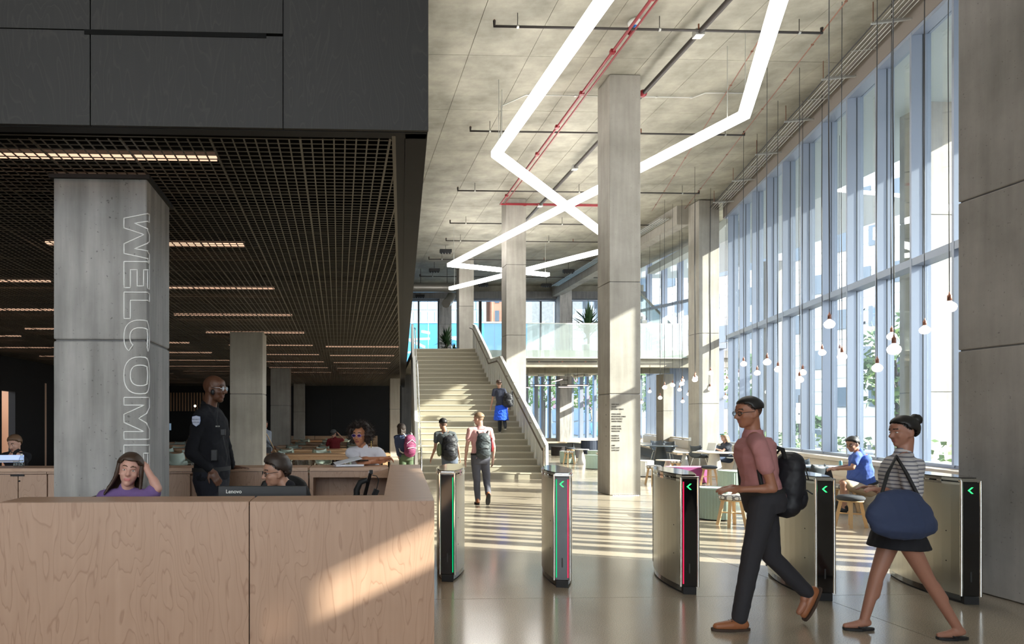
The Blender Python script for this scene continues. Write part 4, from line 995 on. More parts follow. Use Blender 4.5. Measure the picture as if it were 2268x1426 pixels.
MB().box((21.0, 100, 14), (5.5, 6, 36)).build('wall', M_obr, ob); MB().box((25.6, 98, 14), (3.4, 6, 36)).build('wall_tower', M_cbr, ob)
for i in range(5):
    for j in range(9): MB().box((18.9+i*1.05, 96.95, 6+j*2.6), (0.6, 0.1, 1.5)).build('window', M_wglass, ob)
for j in range(9): MB().box((25.6, 94.95, 6+j*2.6), (1.2, 0.1, 1.5)).build('window', M_wglass, ob)
gb = thing('stone_building', 'grey rough stone building with arched window seen between the two tall columns', 'building', (0, 0, 0))
MB().box((23.0, 74, 12), (11.5, 8, 28)).build('wall', M_gbr, gb)
for i, x in enumerate((20.2, 23.4, 26.6)):
    for z in (9.0, 14.0): MB().extr([(x+0.65*math.cos(a), 69.95, z+1.3+0.65*math.sin(a)) for a in [math.pi*j/8 for j in range(9)]] + [(x-0.65, 69.95, z-0.6), (x+0.65, 69.95, z-0.6)], (0, -0.08, 0)).build('window', M_wglass, gb)
mu_ = thing('street_mural', 'colourful yellow cyan and pink mural wall beyond the lower end windows', 'mural', (0, 0, 0))
cs = [(0.55, 0.52, 0.25), (0.2, 0.45, 0.55), (0.5, 0.3, 0.34), (0.45, 0.5, 0.5), (0.25, 0.35, 0.5), (0.5, 0.42, 0.3)]
mcs = [plain('mural colour %d' % i, c, 0.7) for i, c in enumerate(cs)]
q = W(1296, 900, .045)
for i in range(7):
    for j in range(6):
        x, z = q.x-3.2+i*0.95, 0.2+j*1.3; MB().extr([(x, 68, z), (x+1.0, 68, z+rng.uniform(-.3, .3)), (x+0.8, 68, z+1.3), (x-.1, 68, z+1.1)], (0, 0.1, 0)).build('painted_patch', mcs[rng.randint(6)], mu_)
MB().box((q.x, 68.3, 4), (8, 0.3, 8.5)).build('wall', M_soff, mu_)
# street facade seen through the slanted upper glazing
g2 = thing('car_park_building', 'white banded building with dark openings behind the slanted glazing', 'building', (0, 0, 0))
c0 = Vector((33, 62, 0)); dd = Vector((-0.45, 0.89, 0)); nn = Vector((-0.89, -0.45, 0)); r2 = math.atan2(dd.y, dd.x)
MB().box(c0+Vector((0, 0, 14)), (50, 1.0, 34), rz=r2).build('wall', M_stonew, g2)
for i in range(15):
    for j in range(8): q = c0 + dd*(-22+i*3.1+1.5*(j % 2)) + nn*0.55 + Vector((0, 0, 3.4+j*3.0)); MB().box(q, (1.6, 0.2, 1.5), rz=r2).build('window', M_wglass, g2)
for j in range(24): q = c0 + nn*0.52 + Vector((0, 0, 1.9+j*1.0)); MB().box(q, (50, 0.06, 0.06), rz=r2).build('band', M_soff, g2)
# ============================================================ PLANTS
def yucca(px, py_, k, s_, label):
    p = W(px, py_, k); t = thing('yucca_plant', label, 'plant', (p.x, p.y, MZ))
    MB().lathe([(0.18, 0), (0.24, 0.05), (0.27, 0.42), (0.25, 0.42), (0.24, 0.38)], n=20).build('pot', M_dark, t)
    MB().tube([(0, 0, 0.3), (0.02, 0, 0.75*s_)], 0.05, 8).build('stem', M_bark, t)
    for i in range(130):
        a = rng.uniform(0, 6.283); el = rng.uniform(-0.15, 1.45); L_ = rng.uniform(.45, .7)*s_; z0 = rng.uniform(.45, .95)*s_; d = Vector((math.cos(a)*math.cos(el), math.sin(a)*math.cos(el), math.sin(el))); sd_ = Vector((-math.sin(a), math.cos(a), 0))*0.034*s_
        c = Vector((0, 0, z0)); m1 = c+d*L_*.55+Vector((0, 0, -.02)); e = c+d*L_+Vector((0, 0, -.10*math.cos(el)))
        MB().add([c-sd_*.6, c+sd_*.6, m1+sd_, m1-sd_, e], [(0, 1, 2, 3), (3, 2, 4)]).build('leaf', M_leaf, t)
    return t
yucca(989, 760, .0205, 1.0, 'dark green spiky yucca at the top of the stairs')
yucca(1303, 700, .0192, 1.5, 'large spiky yucca above the balcony glass left of the tall column')
yucca(1006, 760, .0225, 0.75, 'smaller yucca half hidden behind the warm column at the stair top')
# ============================================================ FURNITURE BUILDERS
def put(name, cat, builder, spots, group):
    first = None
    for i, s_ in enumerate(spots):
        px, k, rz, lb = s_[:4]; dy = s_[4] if len(s_) > 4 else 0
        q = G(px, k)
        if i == 0:
            first = builder(); o = first; o.location = q; o.rotation_euler = (0, 0, rz)
        else: o = copy_tree(first); o.location = q; o.rotation_euler = (0, 0, rz)
        o['label'] = lb; o['category'] = cat
        if group: o['group'] = group
def mk_stool(seatmat, seatlab):
    def f():
        t = thing('stool', '', 'stool')
        MB().lathe([(0.01, 0.405), (0.16, 0.405), (0.185, 0.425), (0.188, 0.45), (0.16, 0.475), (0.08, 0.485), (0.01, 0.487)], n=24).build('cushion', seatmat, t)
        MB().lathe([(0.01, 0.385), (0.165, 0.385), (0.17, 0.405), (0.01, 0.405)], n=24).build('seat', M_ash, t)
        for i in range(4):
            a = math.pi/4 + i*math.pi/2; c, s_ = math.cos(a), math.sin(a)
            MB().extr([(0.10*c-0.02*s_, 0.10*s_+0.02*c, 0.388), (0.10*c+0.02*s_, 0.10*s_-0.02*c, 0.388), (0.145*c+0.022*s_, 0.145*s_-0.022*c, 0.388), (0.145*c-0.022*s_, 0.145*s_+0.022*c, 0.388)][::-1], (0.075*c, 0.075*s_, -0.388)).build('leg', M_ash, t)
        MB().tube([(-0.13, -0.13, 0.2), (0.13, 0.13, 0.2)], 0.010, 6).tube([(0.13, -0.13, 0.2), (-0.13, 0.13, 0.2)], 0.010, 6).build('stretcher', M_ash, t)
        return t
    return f
put('stool', 'stool', mk_stool(M_plaid, ''), [(1260, .0167, .3, 'wooden stool with grey cushion in front of the farthest sage pouf'), (1448, .0114, .2, 'plaid topped wooden stool just right of the tall directory column'),
    (1495, .0128, .9, 'plaid topped stool behind the small cream table'), (1621, .0069, .1, 'plaid topped stool beside the large sage pouf in the foreground'), (1872, .0080, .4, 'plaid topped stool the man in blue sits on'), (1332, .0160, .1, 'wooden stool half hidden behind the left side of the tall column')], 'wooden four legged stools')
put('stool', 'stool', mk_stool(plain('charcoal wool', (0.05, 0.055, 0.065), 0.9, var=.2, scale=50), ''), [(1571, .0113, .5, 'dark cushioned wooden stool between magenta seat and sage pouf'), (1884, .00685, .2, 'dark cushioned stool in front of the plaid one near the turnstile'), (1264, .0187, .1, 'small dark topped stool by the far banquette')], 'wooden four legged stools')
def mk_pouf(mat, r=0.27, h=0.46, label=''):
    def f():
        t = thing('pouf', '', 'pouf')
        n = 72; m = MB(); ring = [((r+0.006*(j % 2))*math.cos(2*math.pi*j/n), (r+0.006*(j % 2))*math.sin(2*math.pi*j/n)) for j in range(n)]
        m.prism(ring, 0.02, h-0.02); m.build('ribbed_side', mat, t)
        MB().lathe([(0.01, h-0.03), (r+0.01, h-0.03), (r+0.012, h-0.012), (r-0.01, h), (0.01, h)], n=36).build('top', mat, t)
        MB().lathe([(0.01, 0), (r-0.03, 0), (r-0.03, 0.03), (0.01, 0.03)], n=24).build('base', M_black, t); return t
    return f
put('pouf', 'pouf', mk_pouf(M_sage), [(1257, .01690, 0, 'sage ribbed pouf farthest left near the stairs'), (1316, .0150, 0, 'sage ribbed pouf just left of the tall column'), (1318, .0172, 0, 'sage ribbed pouf behind the one beside the tall column'), (1619, .0104, 0, 'pale sage pouf right behind the striding man')], 'ribbed round poufs')
put('pouf', 'pouf', mk_pouf(M_sage, .26, .52), [(1580, .0074, 0, 'large sage ribbed pouf nearest the camera, by the third turnstile')], 'ribbed round poufs')
put('pouf', 'pouf', mk_pouf(M_white, .25, .46), [(1427, .0130, 0, 'white round pouf half hidden right of the tall column')], 'ribbed round poufs')
put('pouf', 'pouf', mk_pouf(plain('dark brown felt', (0.03, 0.025, 0.025), .9), .34, .42), [(1238, .0205, 0, 'dark brown low pouf by the far banquette'), (1272, .0195, 0, 'dark low pouf right of the brown one by the far banquette')], 'ribbed round poufs')
t = thing('magenta_bench', 'long magenta upholstered seat behind the third turnstile', 'seat', G(1521, .0116))
m = MB(); ring = [(0.52*math.copysign(abs(math.cos(a))**.45, math.cos(a)), 0.26*math.copysign(abs(math.sin(a))**.7, math.sin(a))) for a in [2*math.pi*j/40 for j in range(40)]]
m.prism(ring, 0.03, 0.40, smooth=False); m.build('side', M_purple, t); MB().prism([(a*1.01, b_*1.01) for a, b_ in ring], 0.40, 0.425).build('top', M_purple, t, bevel=.01); MB().prism([(a*.93, b_*.93) for a, b_ in ring], 0, 0.03).build('base', M_black, t)
def mk_table(r, h, topm, basem, rb=0.17, rt=0.05, th_=0.022):
    def f():
        t = thing('round_table', '', 'table')
        MB().lathe([(0.01, h-th_), (r-0.01, h-th_), (r, h-th_/2), (r, h-0.003), (r-.004, h), (0.01, h)], n=44).build('tabletop', topm, t)
        MB().lathe([(0.01, 0), (rb, 0), (rb, 0.012), (rt, h-th_-.02), (rt*1.6, h-th_), (0.01, h-th_)], n=28).build('base_cone', basem, t); return t
    return f
M_dtop = plain('dark blue grey top', (0.10, 0.13, 0.16), 0.25, coat=.3)
put('t', 'table', mk_table(.56, .73, M_dtop, M_shell, .28, .14), [(1463, .0157, 0, 'dark round table right of the tall column by the banquette'), (1821, .0087, 0, 'dark round table where the man in blue is writing')], 'round tables with cone bases')
put('t', 'table', mk_table(.56, .73, M_cream, M_white, .24, .12), [(1582, .0125, 0, 'pale round table holding the open laptop')], 'round tables with cone bases')
put('t', 'table', mk_table(.30, .56, M_cream, M_cream, .2, .06), [(1479, .0120, 0, 'small cream table beside the plaid stool and magenta seat')], 'round tables with cone bases')
put('t', 'table', mk_table(.27, .54, M_white, M_conc_t, .16, .05), [(1288, .0167, 0, 'small pale table with cone foot by the far sage poufs'), (1516, .0150, 0, 'small pale table with cone foot in front of the banquette'), (1632, .0130, 0, 'small pale table half hidden behind the striding man')], 'round tables with cone bases')
put('t', 'table', mk_table(.26, .62, M_shell, M_shell, .14, .03), [(1269, .0200, 0, 'small black table by the far banquette')], 'round tables with cone bases')
def mk_shell(mat, legm, name='shell_chair', arms=True, bh=.36):
    def f():
        t = thing(name, '', 'chair'); m = MB(); n, q = 14, 9; vs = []
        for i in range(n+1):            # profile from front edge over the seat up the back
            v = i/n
            for j in range(q+1):
                u = j/q*2-1
                if v < .5: y = 0.22-.42*(v/.5); z = .45-.02*math.sin(v/.5*math.pi); wd = .225
                else: s_ = (v-.5)/.5; y = -.20-.07*s_; z = .45+bh*s_; wd = .225-.03*s_
                lift = (abs(u)**3)*(.13 if .15 < v < .8 else .04); yy = y + (abs(u)**2)*(.10 if v > .5 else 0)
                vs.append((u*wd*(1.08 if arms else 1), yy, z+lift))
        fs = [(i*(q+1)+j, i*(q+1)+j+1, (i+1)*(q+1)+j+1, (i+1)*(q+1)+j) for i in range(n) for j in range(q)]
        m.add(vs, fs, 0, True); o = m.build('seat_shell', mat, t); sm = o.modifiers.new('solid', 'SOLIDIFY'); sm.thickness = .014
        for a, b_ in ((-1, -1), (1, -1), (1, 1), (-1, 1)): MB().tube([(a*.12, b_*.12, .44), (a*.21, b_*.21, 0)], .011, 7).build('leg', legm, t)
        MB().tube([(-.12, .12, .435), (.12, .12, .435), (.12, -.12, .435), (-.12, -.12, .435), (-.12, .12, .435)], .009, 6).build('under_frame', legm, t)
        return t
    return f
put('c', 'chair', mk_shell(M_shell, M_chrome), [(1549, .0140, -1.2, 'charcoal shell chair left of the laptop table'), (1597, .0140, 2.9, 'dark blue chair in front of the laptop table'), (1457, .0172, 3.1, 'charcoal chair behind the dark table right of the tall column'), (1478, .0166, 2.4, 'charcoal chair second behind the dark table by the banquette'),
    (1764, .0092, -0.5, 'dark shell chair behind the fourth turnstile, left of writing table'), (1790, .0080, 0.5, 'dark shell chair facing away in front of the writing table')], 'dark shell chairs')
# lounge armchair
t = thing('armchair', 'navy upholstered armchair at far side left of the tall column', 'chair', G(1305, .0195), 0.3)
m = MB(); m.box((0, 0, .28), (.75, .7, .22)); m.build('seat', M_navy, t, bevel=.05)
MB().prism([(.44*math.cos(a), .42*math.sin(a)) for a in [math.pi*j/12+math.pi for j in range(13)]][::-1] + [(.34*math.cos(a), .32*math.sin(a)) for a in [math.pi*j/12+math.pi for j in range(13)]], .2, .74).build('backrest', M_navy, t, bevel=.04)
for a, b_ in ((-.3, -.25), (.3, -.25), (.3, .25), (-.3, .25)): MB().tube([(a, b_, .2), (a*1.1, b_*1.1, 0)], .018, 8).build('leg', M_pipe, t)
# banquettes
bq_ = thing('banquette', 'long pale wooden banquette bench below the end windows', 'bench', (0, 0, 0))
MB().prism([(8.6, 36.6), (14.2, 36.6), (14.2, 37.7), (8.6, 37.7)], .38, .45).build('seat', M_bench, bq_); MB().prism([(8.7, 36.8), (14.2, 36.8), (14.2, 37.7), (8.7, 37.7)], 0, .38).build('plinth', M_shell, bq_)
b3 = thing('banquette', 'pale wooden banquette running under the narrow windows behind the dark table', 'bench', (0, 0, 0))
a, b_, c, d = wp(23.9, -1.3), wp(23.9, -.2), wp(35.6, -.2), wp(35.6, -1.3)
MB().prism([(q.x, q.y) for q in (a, b_, c, d)], .38, .45).build('seat', M_bench, b3)
a, b_, c, d = wp(23.9, -1.2), wp(23.9, -.2), wp(35.6, -.2), wp(35.6, -1.2)
MB().prism([(q.x, q.y) for q in (a, b_, c, d)], 0, .38).build('plinth', M_shell, b3)
b4 = thing('banquette', 'built in window seat under the tall window wall sill', 'bench', (0, 0, 0))
for nm, d0, z0, z1, mt in (('seat', -.58, .38, .45, M_bench), ('plinth', -.52, 0, .38, M_bench)):
    a, b_, c, d = wp(13.2, d0), wp(13.2, -.24), wp(22.2, -.24), wp(22.2, d0); MB().prism([(q.x, q.y) for q in (a, b_, c, d)], z0, z1).build(nm, mt, b4)
# ============================================================ BULB PENDANTS
bulbs = [(2103, 680, 27), (2048, 731, 21), (1975, 745, 19), (1980, 774, 27), (1943, 815, 21), (1837, 718, 22), (1860, 779, 14), (1865, 790, 19), (1821, 781, 15), (1778, 825, 14.5), (1771, 841, 16),
         (1723, 818, 14.5), (1699, 802, 16), (1700, 868, 11.5), (1677, 826, 13), (1667, 845, 11), (1647, 806, 13), (1636, 830, 9.8), (1610, 844, 10.5), (1607, 880, 9.5), (1574, 826, 10.5), (1573, 861, 10), (1539, 841, 11.5), (1540, 836, 10),
         (1525, 873, 8), (1512, 889, 8.2), (1512, 843, 8.5), (1510, 850, 10), (1505, 863, 8.6), (1490, 853, 9.8), (1472, 858, 10), (1462, 881, 9.2), (1439, 867, 8), (1421, 891, 7.6)]
first = None
bulbs.sort(key=lambda q: -q[2])
used = []
for i, (x, y, d) in enumerate(bulbs):
    k = 0.152/d; q = W(x, y, k)
    if first is None:
        first = thing('pendant_bulb', '', 'light')
        MB().lathe([(0.012, -.066), (.045, -.058), (.068, -.035), (.078, 0), (.070, .03), (.045, .055), (.024, .072), (.02, .085)], n=24).build('bulb', M_bulb, first)
        MB().lathe([(0.02, .075), (.024, .08), (.024, .145), (.012, .155), (.006, .19)], n=16).build('socket', M_copper, first)
        o = first
    else: o = copy_tree(first)
    o.location = q; o['category'] = 'light'; o['group'] = 'bare bulb pendants along the window wall'
    cm = MB().tube([(0, 0, .17), (0.012*math.sin(i), .008, 1.4), (-.01, 0.01*math.cos(i), 3.2), (0, 0, CZ-.02-q.z)], .0055, 5); cm.build('cord', M_cord, o)
    side = 'in front of the near windows' if x > 1850 else 'in front of the middle windows' if x > 1650 else 'in front of the far windows' if x > 1555 else 'left of or over the end concrete column'
    o['label'] = ''
    used.append((o, x, y, d, side))
srt = sorted(used, key=lambda q: -q[1]); n_ = len(srt)
ordn = ['first', 'second', 'third', 'fourth', 'fifth', 'sixth', 'seventh', 'eighth', 'ninth', 'tenth', 'eleventh', 'twelfth', 'thirteenth', 'fourteenth', 'fifteenth', 'sixteenth', 'seventeenth']
for i, (o, x, y, d, side) in enumerate(srt):
    sz = 'large' if d > 18 else 'medium' if d > 11.5 else 'small'
    if i < 17: o['label'] = '%s round opal bulb pendant, %s from the right end of the row' % (sz, ordn[i])
    else: o['label'] = '%s round opal bulb pendant, %s from the left end of the row' % (sz, ordn[n_-1-i])
for nm, xs2, lb in (('conduit_run', (1500, 1862), 'thin ceiling conduit carrying the bulb cords, nearer the zigzag light'), ('conduit_run', (1700, 1905), 'thin ceiling conduit carrying the bulb cords, nearer the cable tray')):
    d_ = -2.3 if xs2[0] == 1500 else -1.25
    line(nm, lb, 'conduit', [wp(4, d_, 8.82), wp(23, d_, 8.82)], .011, M_copper, 14, M_copper)
# ============================================================ DINING TABLES AND CHAIRS
def mk_long(L_):
    def f():
        t = thing('long_table', '', 'table'); MB().box((0, 0, .725), (L_, .82, .05)).build('tabletop', M_oak, t, bevel=.006)
        for a in (-1, 1):
            for b_ in (-1, 1): MB().box((a*(L_/2-.12), b_*.32, .35), (.08, .08, .70)).build('leg', M_oak, t)
        for b_ in (-1, 1): MB().box((0, b_*.32, .65), (L_-.3, .035, .09)).build('apron', M_oak, t)
        return t
    return f
TK = [.0117, .0135, .0155, .0176, .0198]
for gi, (xc, L_, gl) in enumerate(((-1.0, 3.4, 'right block'), (-5.6, 3.4, 'left block'))):
    first = None
    for i, k in enumerate(TK):
        Y = F*k; 
        if gi == 1: Y += 0.5
        o = mk_long(L_)() if first is None else copy_tree(first); first = first or o
        o.location = (xc - .037*(Y-17), Y, 0); o.rotation_euler = (0, 0, ROTA)
        o['label'] = '%s long wooden dining table from the camera in the %s of tables' % (['nearest', 'second', 'third', 'fourth', 'farthest'][i], gl); o['category'] = 'table'; o['group'] = 'long wooden dining tables'
ch0 = mk_shell(M_sagech, M_white, 'dining_chair', arms=False, bh=.31)(); nch = 0
pos = []
for gi, xc in enumerate((-1.0, -5.6)):
    for i, k in enumerate(TK):
        for sgn in (-1, 1):
            for j in range(3):
                if gi == 0 and i == 1 and sgn == -1 and j == 2: continue
                if i == 0 and sgn == -1 and j == 1: continue
                Y = F*k + (.5 if gi else 0); x = xc - 1.1 + j*1.0 + rng.uniform(-.08, .08)
                pos.append((x - .037*(Y-17), Y + sgn*(.50+rng.uniform(0, .12)), 0 if sgn < 0 else math.pi, gi, i, sgn, j))
for n_, (x, y, r_, gi, i, sgn, jj) in enumerate(pos):
    o = ch0 if n_ == 0 else copy_tree(ch0); o.location = (x, y, 0); o.rotation_euler = (0, 0, r_ + rng.uniform(-.15, .15))
    o['label'] = '%s sage shell chair at the %s side of the %s table, %s block' % (['left', 'middle', 'right'][jj], 'near' if sgn < 0 else 'far', ['nearest', 'second', 'third', 'fourth', 'farthest'][i], 'left' if gi else 'right')
    o['category'] = 'chair'; o['group'] = 'sage chairs %s side of %s table %s block' % ('near' if sgn < 0 else 'far', ['nearest', 'second', 'third', 'fourth', 'farthest'][i], 'left' if gi else 'right')
t = thing('rear_banquette', 'long low wooden banquette in front of the black rear wall', 'bench', (0, 0, 0))
for i in range(6): MB().box((-8.2+i*1.62, 35.3-.0*i, .40), (1.6, .5, .8)).build('panel', M_oak, t)
# ============================================================ DESK THINGS
mn = W(582, 1085, .0031); t = thing('monitor', 'black computer monitor seen from behind with white maker lettering', 'monitor', (mn.x, mn.y, 0), .02)
zt_ = HC-(1076-930)*.0031
MB().box((0, 0, zt_-.19), (.605, .03, .38)).build('screen_back', plain('matte black plastic', (.012, .012, .013), .5), t, bevel=.004)
MB().box((0, .03, zt_-.33), (.08, .05, .30)).build('stand', M_black, t); MB().box((0, .05, .755), (.26, .2, .015)).build('foot', M_black, t)
text('lettering', 'Lenovo', .036, M_white, t, (-.25, -.0165, zt_-.048), (math.pi/2, 0, 0), ext=.0005)
am = W(826, 1100, .0040); t = thing('display_arm', 'black tilted touch display on an arm seen edge on by the desk return', 'monitor', (am.x, am.y, 0))
P_ = lambda x, y, k=.0040: W(x, y, k) - am*Vector((1, 0, 0)).x if 0 else W(x, y, k) - Vector((am.x, am.y, 0))
MB().extr([P_(817, 1047), P_(824, 1049), P_(812, 1098), P_(804, 1098)], (0.0, .22, 0)).build('screen', M_gloss, t, bevel=.003)
MB().box(P_(822, 1046)+Vector((0, .05, 0)), (.03, .10, .03)).build('camera', M_black, t)
MB().tube([P_(824, 1052), P_(834, 1054), P_(839, 1062), P_(835, 1080), P_(824, 1096)], .004, 6).build('cable', M_black, t)
MB().tube([P_(814, 1062), P_(798, 1068), P_(790, 1085), P_(790, 1104)], [.02, .025, .028, .028], 8).build('arm', M_black, t)
MB().box(P_(806, 1106)+Vector((0, .1, 0)), (.2, .2, .04)).build('foot', M_black, t)
MB().box(P_(832, 1092)+Vector((0, .05, 0)), (.05, .04, .06), M=Matrix.Rotation(.4, 3, 'Y')).build('cradle', M_black, t)
pp = W(776, 1026, .00487); t = thing('paper_stack', 'folded white papers lying on the rear counter before the leaning woman', 'paper', (pp.x-.02, pp.y-.02, DZ), .2)
MB().box((0, 0, .012), (.30, .2, .02), M=Matrix.Rotation(-.05, 3, 'X')).build('sheet', M_paper, t)
MB().extr([(-.15, -.10, .02), (.13, -.10, .085), (.13, .10, .10), (-.15, .10, .035)], (0, 0, .006)).build('sheet', M_paper, t)
# office chairs behind people
def task_chair(x, y, rz, label, ztop=1.12):
    t = thing('task_chair', label, 'chair', (x, y, .10), rz)
    MB().lathe([(.01, .43), (.24, .43), (.26, .46), (.24, .50), (.01, .50)], n=24).build('seat', M_black, t)
    m = MB(); vs = []; n = 12
    for i in range(7):
        for j in range(n+1):
            u = j/n*2-1; v = i/6; wd = .27*(1-.25*v**3); vs.append((u*wd, -.26+.10*u*u, .62+(ztop-.10-.62)*v*(1-.12*u*u*v)))
    m.add(vs, [(i*(n+1)+j, i*(n+1)+j+1, (i+1)*(n+1)+j+1, (i+1)*(n+1)+j) for i in range(6) for j in range(n)], 0, True); o = m.build('backrest', M_black, t); o.modifiers.new('s', 'SOLIDIFY').thickness = .04
    MB().tube([(0, 0, .08), (0, 0, .43)], .03, 10).build('column', M_chrome, t)
    for i in range(5): a = i*1.2566; MB().tube([(0, 0, .10), (.3*math.cos(a), .3*math.sin(a), .04)], .02, 6).build('leg', M_black, t)
    return t
q = G(610, .0037); task_chair(q.x, q.y, 2.8, 'black task chair behind the monitor, with the man in glasses', 1.15)
q = G(222, .00308); task_chair(q.x, q.y, .1+math.pi, 'black task chair of the woman in purple', 1.09)
# things on the table of writing man
q = W(1862, 1024, .0083); t = thing('drink_can', 'tall pale turquoise drink can on the writing table', 'can', (q.x, q.y, .73))
MB().lathe([(.022, 0), (.028, .008), (.028, .125), (.022, .14)], n=18).build('can_body', plain('turquoise can', (.2, .5, .55), .3, metal=.4), t); MB().lathe([(.02, .135), (.023, .142), (.01, .142)], n=18).build('can_lid', M_chrome, t)
for (x, k, rz, w_, lb) in ((1838, .0086, .3, .3, 'open exercise book under the writing hand'), (1790, .0088, -.2, .28, 'white sheet at the left of the writing table'), (1880, .0084, .1, .2, 'crumpled plastic bag on the writing table right side')):
    q = G(x, k); o = MB().box((0, 0, .006), (w_, .2, .010)).build('paper_sheet', M_paper, loc=(q.x, q.y, .731), rz=rz); tag(o, lb, 'paper')
q = W(1566, 995, .0129); t = thing('laptop', 'open pale laptop on the round table before the seated woman', 'laptop', (q.x, q.y, .731), -1.35)
MB().box((0, 0, .008), (.33, .23, .015)).build('keyboard_base', M_conc_t, t)
MB().box((0, .115+.035, .12), (.33, .012, .23), M=Matrix.Rotation(-.25, 3, 'X')).build('screen', M_conc_t, t)
q = W(1555, 1000, .0124); o = MB().ell((0, 0, .03), (.16, .1, .035)).build('soft_bag', M_paper, loc=(q.x, q.y, .73)); tag(o, 'crumpled pale cloth on the round laptop table', 'cloth')
# left rear counter items
q = W(16, 1017, .0054)
t = thing('laptop', 'open laptop with glowing pale screen at the far left counter', 'laptop', (q.x, q.y+.0, DZ+.001), 3.3)
MB().box((0, 0, .008), (.3, .2, .014)).build('keyboard_base', M_conc_t, t); MB().box((0, -.115, .03), (.3, .01, .09)).build('screen', plain('pale blue screen', (.4, .5, .8), .3, emit=(.4, .5, .8), es=.4), t)
for (x, lb, r_, h) in ((62, 'short clear glass on the left rear counter', .028, .06), (74, 'clear water bottle on the left rear counter', .027, .12)):
    q = W(x, 1020, .0050); t = thing('glass_bottle' if x == 74 else 'tumbler', lb, 'bottle' if x == 74 else 'glass', (q.x, 7.3, DZ))
    MB().lathe([(r_*.8, 0), (r_, .01), (r_, h*.7), (r_*(.4 if x == 74 else 1), h)], n=16).build('vessel', glassmat('clear glass', (.8, .85, .85), 1.5) if 'clear glass' not in MATS else MATS['clear glass'], t)
    if x == 74: MB().lathe([(.012, h), (.012, h+.018), (.004, h+.02)], n=12).build('cap', M_white, t)
# small items
q = W(376, 945, .02); o = MB().box((0, 0, 0), (.12, .02, .3)).build('wall_screen', plain('dim screen', (.1, .12, .2), .3, emit=(.2, .3, .4), es=.3), loc=q); tag(o, 'small lit wall screen deep in the dark dining area', 'screen')
q = W(432, 899, .02); o = MB().ell((0, 0, 0), (.05, .05, .05)).build('globe_lamp', emis('warm globe', (1, .75, .5), 6), loc=q); tag(o, 'tiny glowing globe lamp in the dark behind the guard', 'lamp')
q = W(1537.5, 973, .01515); o = MB().box((0, 0, 0), (.08, .02, .12)).build('wall_switch', M_white, loc=(q.x, q.y+.3, q.z)); tag(o, 'small white switch plate on the end concrete column', 'switch')
# ============================================================ PEOPLE
TMPC = bpy.data.collections.new('tmp'); 
def remesh(mb, vox, smooth=5, fac=0.5):
    me = mb.mesh('t', M_black); o = bpy.data.objects.new('t', me); COL.objects.link(o)
    r = o.modifiers.new('r', 'REMESH'); r.mode = 'VOXEL'; r.voxel_size = vox; r.use_smooth_shade = True
    if smooth: s = o.modifiers.new('s', 'SMOOTH'); s.iterations = smooth; s.factor = fac
    dg = bpy.context.evaluated_depsgraph_get(); out = bpy.data.meshes.new_from_object(o.evaluated_get(dg))
    bpy.data.objects.remove(o); bpy.data.meshes.remove(me); return out
def frame(fwd, up=(0, 0, 1)):
    f = Vector(fwd).normalized(); r = f.cross(Vector(up)).normalized(); u = r.cross(f).normalized()
    return Matrix((r, f, u)).transposed()       # columns right, forward, up
def loft(m, rings, n=20):
    """rings: (centre, right vec, fwd vec, rx, ry)"""
    vs = []
    for c, r, f, rx, ry in rings:
        for j in range(n):
            a = 2*math.pi*j/n; vs.append(c + r*rx*math.copysign(abs(math.cos(a))**.85, math.cos(a)) + f*ry*math.copysign(abs(math.sin(a))**.85, math.sin(a)))
    k = len(rings)
    m.add(vs, [(i*n+j, i*n+(j+1) % n, (i+1)*n+(j+1) % n, (i+1)*n+j) for i in range(k-1) for j in range(n)], 0, True)
    m.add(vs, [tuple(range(n))[::-1], tuple((k-1)*n+j for j in range(n))], 0)
def head_prims(m, H, c, s, fem, beard=0):
    """H: 3x3 head frame, c: head centre, s: scale"""
    P_ = lambda x, y, z: c + H @ (Vector((x, y, z))*s)
    E = lambda x, y, z, a, b_, d: m.ell(P_(x, y, z), (a*s, b_*s, d*s), 16, 12, H)
    E(0, -.014, .032, .077, .096, .086); E(0, .020, -.022, .062 if fem else .066, .070, .082); E(0, .040, .045, .060, .050, .050)
    E(0, .052, -.086, .028 if fem else .036, .030, .026); jx = .022 if fem else .031; E(-jx, .026, -.058, .026, .046, .036); E(jx, .026, -.058, .026, .046, .036)
    m.cap(P_(0, .086, .016), P_(0, .108, -.022), .0085*s, .0125*s, 10); E(.0115, .096, -.026, .0085, .010, .008); E(-.0115, .096, -.026, .0085, .010, .008)
    m.cap(P_(-.040, .074, .030), P_(-.012, .087, .027), .0095*s, .009*s); m.cap(P_(.040, .074, .030), P_(.012, .087, .027), .0095*s, .009*s)
    E(-.038, .060, -.022, .022, .024, .022); E(.038, .060, -.022, .022, .024, .022)
    m.cap(P_(-.019, .080, -.053), P_(.019, .080, -.053), .0062*s, .0062*s); m.cap(P_(-.016, .079, -.0625), P_(.016, .079, -.0625), .0068*s, .0068*s)
    for sg in (-1, 1): m.ell(P_(sg*.079, -.008, -.004), (.010*s, .020*s, .032*s), 12, 8, H @ Matrix.Rotation(sg*.3, 3, 'Z')); m.ell(P_(sg*.076, .002, -.030), (.009*s, .011*s, .012*s), 8, 6, H)
